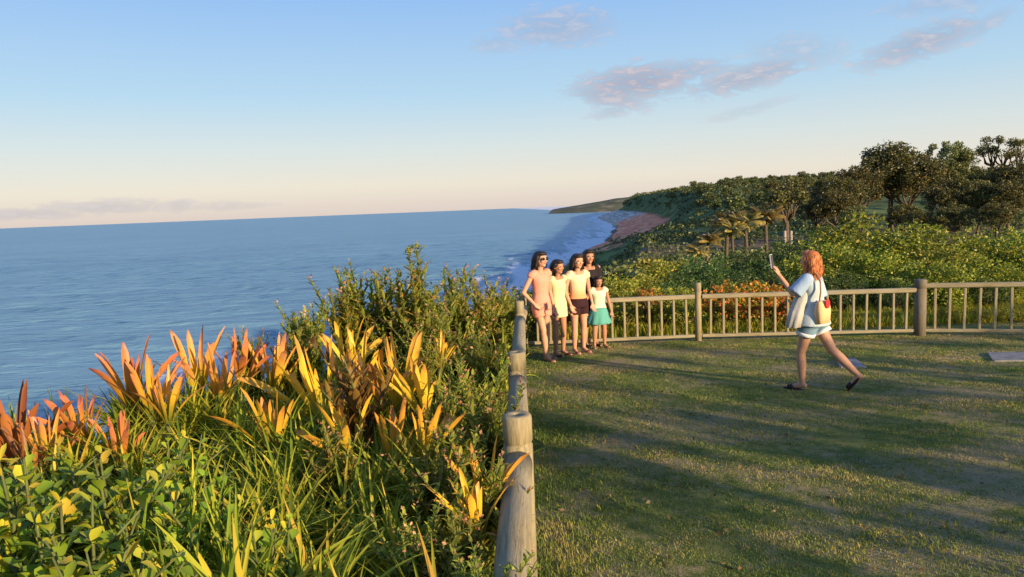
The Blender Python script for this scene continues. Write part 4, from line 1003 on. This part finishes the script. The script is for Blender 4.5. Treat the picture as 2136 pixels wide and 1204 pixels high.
def shorts(parent, Q, Ht, mat, ln=.5, build=1.0, name='shorts'):
    B = build * Ht
    def fn(mb):
        p = Q['pel']; mb.loft([(p.x, p.y, p.z + .05 * Ht, .083 * B, .065 * B), (p.x, p.y, p.z, .100 * B, .078 * B), (p.x, p.y, p.z - .05 * Ht, .104 * B, .078 * B)], 28)
        for s in 'RL': fr(mb, Q['hp' + s] + Vector((0, 0, .01 * Ht)), Q['hp' + s].lerp(Q['kn' + s], ln), .060 * B, .060 * B * (1 - .15 * ln))
    return garment(name, mat, parent, fn)
def skirt(parent, Q, Ht, mat, z0, z1, r0, r1, name='skirt', fold=.06):
    mb = MB(); p = Q['pel']; n = 7
    mb.loft([(p.x, p.y, (z0 + (z1 - z0) * i / n) * Ht, (r0 + (r1 - r0) * (i / n) ** .8) * Ht, (r0 + (r1 - r0) * (i / n) ** .8) * .82 * Ht) for i in range(n + 1)], 54, None, fold, 9, False)
    o = mb.build(name, mat, parent, True); bake(o, [('SOLIDIFY', dict(thickness=.006))]); return o
def sandals(parent, Q, Ht, mat, name='shoe'):
    for s in 'RL':
        a = Q['an' + s]; to = Q['to' + s]; d = (to - a); 
        fw = (to - a).normalized(); heel = a - Vector((0, 0, .04 * Ht)) if to.z < .02 * Ht and a.z < .07 * Ht else a + (a - to).normalized() * .008 * Ht - Vector((0, 0, .0 * Ht))
        mb = MB(); 
        d2 = (to - heel).normalized(); sd = d2.cross(Vector((0, 0, 1))).normalized(); u = sd.cross(d2).normalized(); M3 = Matrix((d2, sd, u)).transposed()
        c = heel.lerp(to, .52) - u * .010 * Ht; mb.ellipsoid(c, (.083 * Ht, .027 * Ht, .012 * Ht), M3)
        c2 = heel.lerp(to, .78) + u * .004 * Ht; mb.ellipsoid(c2, (.03 * Ht, .027 * Ht, .018 * Ht), M3)
        mb.build(name, mat, parent, True)

def cloth(name, c, c2=None, split=None):
    m = new_mat(name); k = NT(m); n = k.noise(60, 4, .6, k.pos()); f = k.noise(9, 3, .5, k.pos((1, 1, .5)))
    col = k.ramp(n, [(.3, tuple(x * .88 for x in c)), (.7, c)])
    if c2:
        sp = k.n('ShaderNodeSeparateXYZ'); k.l(k.pos(), sp.inputs[0])
        z = k.math('MULTIPLY', k.math('SUBTRACT', k.math('ADD', sp.outputs[2], k.math('MULTIPLY', n, .03)), split[0]), 1 / (split[1] - split[0]), True)
        col = k.mix(z, c2 + (1,), col)
    k.bsdf(col, .85, f, .5, .02, .15); return m

PH = ground_hit(1135, 752)
def build_people():
    G = 'five people posing together by the fence'
    yawg = math.atan2(-(-.0), 1)
    def yaw_to(p, q): # forward +y -> direction
        d = q - p; return math.atan2(-d.x, d.y)
    wpos = ground_hit(1690, 812)
    # 1 peach romper
    p = ground_hit(1133, 752); Ht = 1.60
    J = dict(elL=(-.185, -.02, .64), wrL=(-.11, .05, .545), elR=(.15, -.01, .63), wrR=(.15, .05, .49), hdL=(.5, .6, -.6), face=(.05, 1, .02), knR=(.035, .045, .285), anR=(.02, .06, .045), toR=(.03, .16, .012))
    J.update(elL=(-.135, -.01, .63), wrL=(-.14, .03, .48), elR=(.19, -.04, .64), wrR=(.125, .03, .535)); J.pop('hdL'); J['hdR'] = (-.6, .5, -.6)
    t, Q, hp, HM, k = person(p, Ht, yaw_to(p, wpos), J, SKIN, 'girl in peach romper and sunglasses, leftmost and tallest of the group', G, .93)
    m = cloth('peach_cloth', (.80, .30, .22)); top(t, Q, Ht, m, .53, .22, 0, .97, 'romper_top'); shorts(t, Q, Ht, m, .42, 1.02, 'romper_shorts'); hair(t, Q, hp, HM, k, HAIRD, 1.7, Ht)
    mb = MB(); [mb.ellipsoid(hp(sx * .36, .88, .08), (.30 * k, .07 * k, .22 * k), HM, 14, 8) for sx in (-1, 1)]; mb.capsule(hp(-.8, .55, .12), hp(-.05, .92, .12), .03 * k, .03 * k, 6); mb.capsule(hp(.8, .55, .12), hp(.05, .92, .12), .03 * k, .03 * k, 6)
    mb.build('sunglasses', plain('black_plastic', (.01, .01, .012), .15, .1, spec=.5), t, True)
    sandals(t, Q, Ht, plain('tan_leather', (.22, .12, .07), .6))
    # 2 yellow top
    p = ground_hit(1168, 742); Ht = 1.46
    J = dict(elR=(.14, -.02, .63), wrR=(.13, .02, .49), face=(-.1, 1, -.05))
    t, Q, hp, HM, k = person(p, Ht, yaw_to(p, wpos) , J, SKIND, 'child with short dark hair in long yellow top, second from the left', G, .95)
    top(t, Q, Ht, cloth('yellow_cloth', (.72, .64, .34)), .41, .10, .35, .95, 'tunic'); shorts(t, Q, Ht, cloth('maroon_cloth', (.10, .03, .03)), .42, .95); hair(t, Q, hp, HM, k, HAIRD, .05, Ht, bob=False); sandals(t, Q, Ht, plain('maroon_leather', (.07, .02, .025), .6))
    # 3 cream/orange blouse, dark shorts
    p = ground_hit(1209, 736); Ht = 1.53
    J = dict(elR=(.15, .0, .635), wrR=(.12, .05, .50), elL=(-.16, .02, .67), wrL=(-.19, .08, .74), face=(.0, 1, 0), hdL=(-.2, .1, .9))
    J.update(elL=(-.14, -.01, .63), wrL=(-.15, .03, .49)); J.pop('hdL')
    t, Q, hp, HM, k = person(p, Ht, yaw_to(p, wpos) - .1, J, SKIN, 'girl with long dark hair in cream and orange blouse, centre of the group', G, .97)
    top(t, Q, Ht, cloth('cream_orange_cloth', (.76, .58, .38), (.74, .31, .14), (Ht * .60, Ht * .70)), .555, .3, .3, .97, 'blouse'); shorts(t, Q, Ht, cloth('dark_maroon_cloth', (.035, .014, .018)), .48, 1.05); hair(t, Q, hp, HM, k, HAIRD, 1.5, Ht); sandals(t, Q, Ht, plain('rose_leather', (.25, .10, .09), .6))
    # 4 behind, dark dress
    p = ground_hit(1232, 722); Ht = 1.58
    J = dict(face=(.1, 1, 0), elR=(.14, 0, .63), wrR=(.12, .06, .5))
    t, Q, hp, HM, k = person(p, Ht, yaw_to(p, wpos) - .1, J, SKIND, 'person in black standing behind the others, mostly hidden', G, .97)
    bl = cloth('black_cloth', (.022, .018, .02)); top(t, Q, Ht, bl, .53, .5, .3, .97); shorts(t, Q, Ht, bl, .7, 1.0, 'trousers'); hair(t, Q, hp, HM, k, HAIRD, .5, Ht); sandals(t, Q, Ht, plain('black_leather', (.02, .02, .02), .5))
    # 5 little girl
    p = ground_hit(1251, 726); Ht = 1.17
    J = dict(elR=(.19, -.01, .66), wrR=(.21, .04, .52), elL=(-.15, 0, .64), wrL=(-.16, .06, .50), hpR=(.055, 0, .5), anR=(.075, .0, .045), toR=(.11, .09, .012), knR=(.07, .01, .28), anL=(-.075, 0, .045), knL=(-.07, .01, .28), toL=(-.10, .09, .012), head=(0, .012, .915), face=(.1, 1, -.05))
    t, Q, hp, HM, k = person(p, Ht, yaw_to(p, wpos) - .15, J, SKIND, 'small girl in a mint top and teal skirt, shortest and rightmost of the group', G, 1.05)
    top(t, Q, Ht, cloth('mint_cloth', (.62, .72, .48)), .53, .25, .3, 1.05); skirt(t, Q, Ht, cloth('teal_cloth', (.10, .34, .30)), .56, .34, .095, .165); hair(t, Q, hp, HM, k, HAIRD, .6, Ht, bob=True); sandals(t, Q, Ht, plain('sand_leather', (.2, .13, .08), .6))
    # woman taking the photo
    p = ground_hit(1694, 812); Ht = 1.55
    yaw = R(52)
    J = dict(pel=(0, 0, .505), waist=(0, .0, .60), chest=(0, .0, .72), neck=(0, .0, .815), head=(0, .02, .915), shR=(.10, .01, .795), shL=(-.10, .01, .795),
             elL=(-.145, .085, .69), wrL=(-.14, .185, .82), hdL=(-.1, .35, .9), elR=(.13, -.02, .63), wrR=(.10, .12, .60), hdR=(-.1, .9, -.1),
             hpR=(.05, -.01, .485), hpL=(-.05, .01, .485), knL=(-.045, .065, .27), anL=(-.045, .055, .045), toL=(-.045, .155, .012),
             knR=(.05, -.12, .285), anR=(.05, -.295, .12), toR=(.05, -.22, .018), face=(.30, 1, .03))
    t, Q, hp, HM, k = person(p, Ht, yaw, J, SKIN, 'red-haired woman in a pale blue shirt striding left while holding up a phone', None, 1.0, .9)
    shirt = cloth('pale_blue_cloth', (.42, .50, .54)); top(t, Q, Ht, shirt, .47, .0, 2.6, 1.06, 'shirt')
    def slv(mb):
        for s in 'RL': fr(mb, Q['sh' + s], Q['sh' + s].lerp(Q['el' + s], .9), .044 * Ht, .052 * Ht); mb.ellipsoid(Q['sh' + s], (.042 * Ht,) * 3)
    garment('sleeves', cloth('sleeve_painted_shade', (.30, .42, .60)), t, slv)  # bluer than the shirt: its shade side is put into the sleeve colour
    # open front panel swinging ahead of her
    mb = MB(); ax = [(-.03, .03, .72, .07, .04), (-.05, .05, .65, .09, .055), (-.07, .07, .57, .105, .06), (-.09, .085, .465, .125, .06)]
    mb.loft([tuple(v * Ht for v in a) for a in ax], 36, None, .08, 7); mb.build('shirt_front', cloth('front_painted_shade', (.42, .42, .39)), t, True)  # grey tone paints shade into the forward part of the shirt
    shorts(t, Q, Ht, cloth('denim', (.16, .27, .38)), .34, 1.10)
    mb = MB()
    for s in 'RL':
        c = Q['hp' + s].lerp(Q['kn' + s], .34); d = (Q['kn' + s] - Q['hp' + s]).normalized(); mb.tube([c - d * .01, c + d * .03], [.063 * Ht, .065 * Ht], 24, False)
    o = mb.build('frayed_hem', cloth('white_cloth', (.75, .76, .78)), t, True); bake(o, [('SOLIDIFY', dict(thickness=.005))])
    hair(t, Q, hp, HM, k * .90, HAIRO, .55, Ht, bob=False); sandals(t, Q, Ht, plain('black_shoe', (.015, .015, .015), .5))
    # phone in the raised hand
    Mw = Matrix.Translation(p) @ Matrix.Rotation(yaw, 4, 'Z')
    hw = Q['wrL'] + Vector((-.1, .35, .9)).normalized() * .085 * Ht + Vector((.0, .03, .03))
    ph = empty('smartphone', Mw @ hw); ph.rotation_euler = (R(-8), 0, yaw + R(0)); tag(ph, "pale smartphone held up in the walking woman's left hand", 'phone')
    def rr(w, h, d, y0):
        rings = []
        for yy, k_ in ((y0 - d / 2, .94), (y0 - d / 2 + .001, 1), (y0 + d / 2 - .001, 1), (y0 + d / 2, .94)):
            ring = []
            for cx, cz, a0 in ((1, 1, 0), (-1, 1, 90), (-1, -1, 180), (1, -1, 270)):
                for q in (0, 30, 60, 90):
                    a = R(a0 + q); ring.append(Vector((cx * (w / 2 - .009) + .009 * math.cos(a) * k_, yy, cz * (h / 2 - .009) + .009 * math.sin(a) * k_)))
            rings.append(ring)
        b = MB(); b.rings(rings); return b
    rr(.075, .155, .009, 0).build('phone_body', plain('pale_phone_case', (.62, .58, .62), .35, .05), ph)
    rr(.068, .146, .002, -.0056).build('screen', plain('phone_screen', (.02, .02, .025), .1, .05, spec=.6), ph)
    b = MB(); b.box((.02, .006, .055), (.02, .003, .02)); b.build('camera_bump', plain('lens_black', (.02, .02, .02), .2, .05), ph)
    # shoulder bag on her back hip
    bp = Q['pel'] + Vector((-.075 * Ht, -.088 * Ht, .07 * Ht)); bag = empty('shoulder_bag', Mw @ bp); bag.scale = (1.25, 1.2, 1.1); bag.rotation_euler.z = yaw + R(-18); tag(bag, "small tan bag with a red tassel hanging at the walking woman's back", 'bag')
    b = MB(); rings = []
    for z, w, d in ((-.12, .055, .025), (-.115, .075, .04), (0, .082, .045), (.07, .075, .035), (.10, .065, .018)): rings.append([Vector((w * (abs(math.cos(a)) ** .5) * (1 if math.cos(a) > 0 else -1), d * (abs(math.sin(a)) ** .7) * (1 if math.sin(a) > 0 else -1), z)) for a in [2 * math.pi * i / 24 for i in range(24)]])
    b.rings(rings); b.build('pouch', cloth('tan_canvas', (.72, .46, .24)), bag, True)
    b = MB(); b.ellipsoid((0, -.048, .075), (.032, .012, .045)); b.capsule((0, -.046, .12), (0, -.046, .08), .006, .008, 8); b.build('tassel', plain('red_felt', (.55, .03, .03), .8), bag, True)
    b = MB(); b.tube([(-.05, 0, .08), (-.035, -.005, .19), (-.02, .01, .29), (-.015, .06, .37), (-.01, .13, .39), (-.01, .2, .33)], .007, 8); b.build('strap', plain('strap_leather', (.25, .14, .08), .6), bag, True)
build_people()
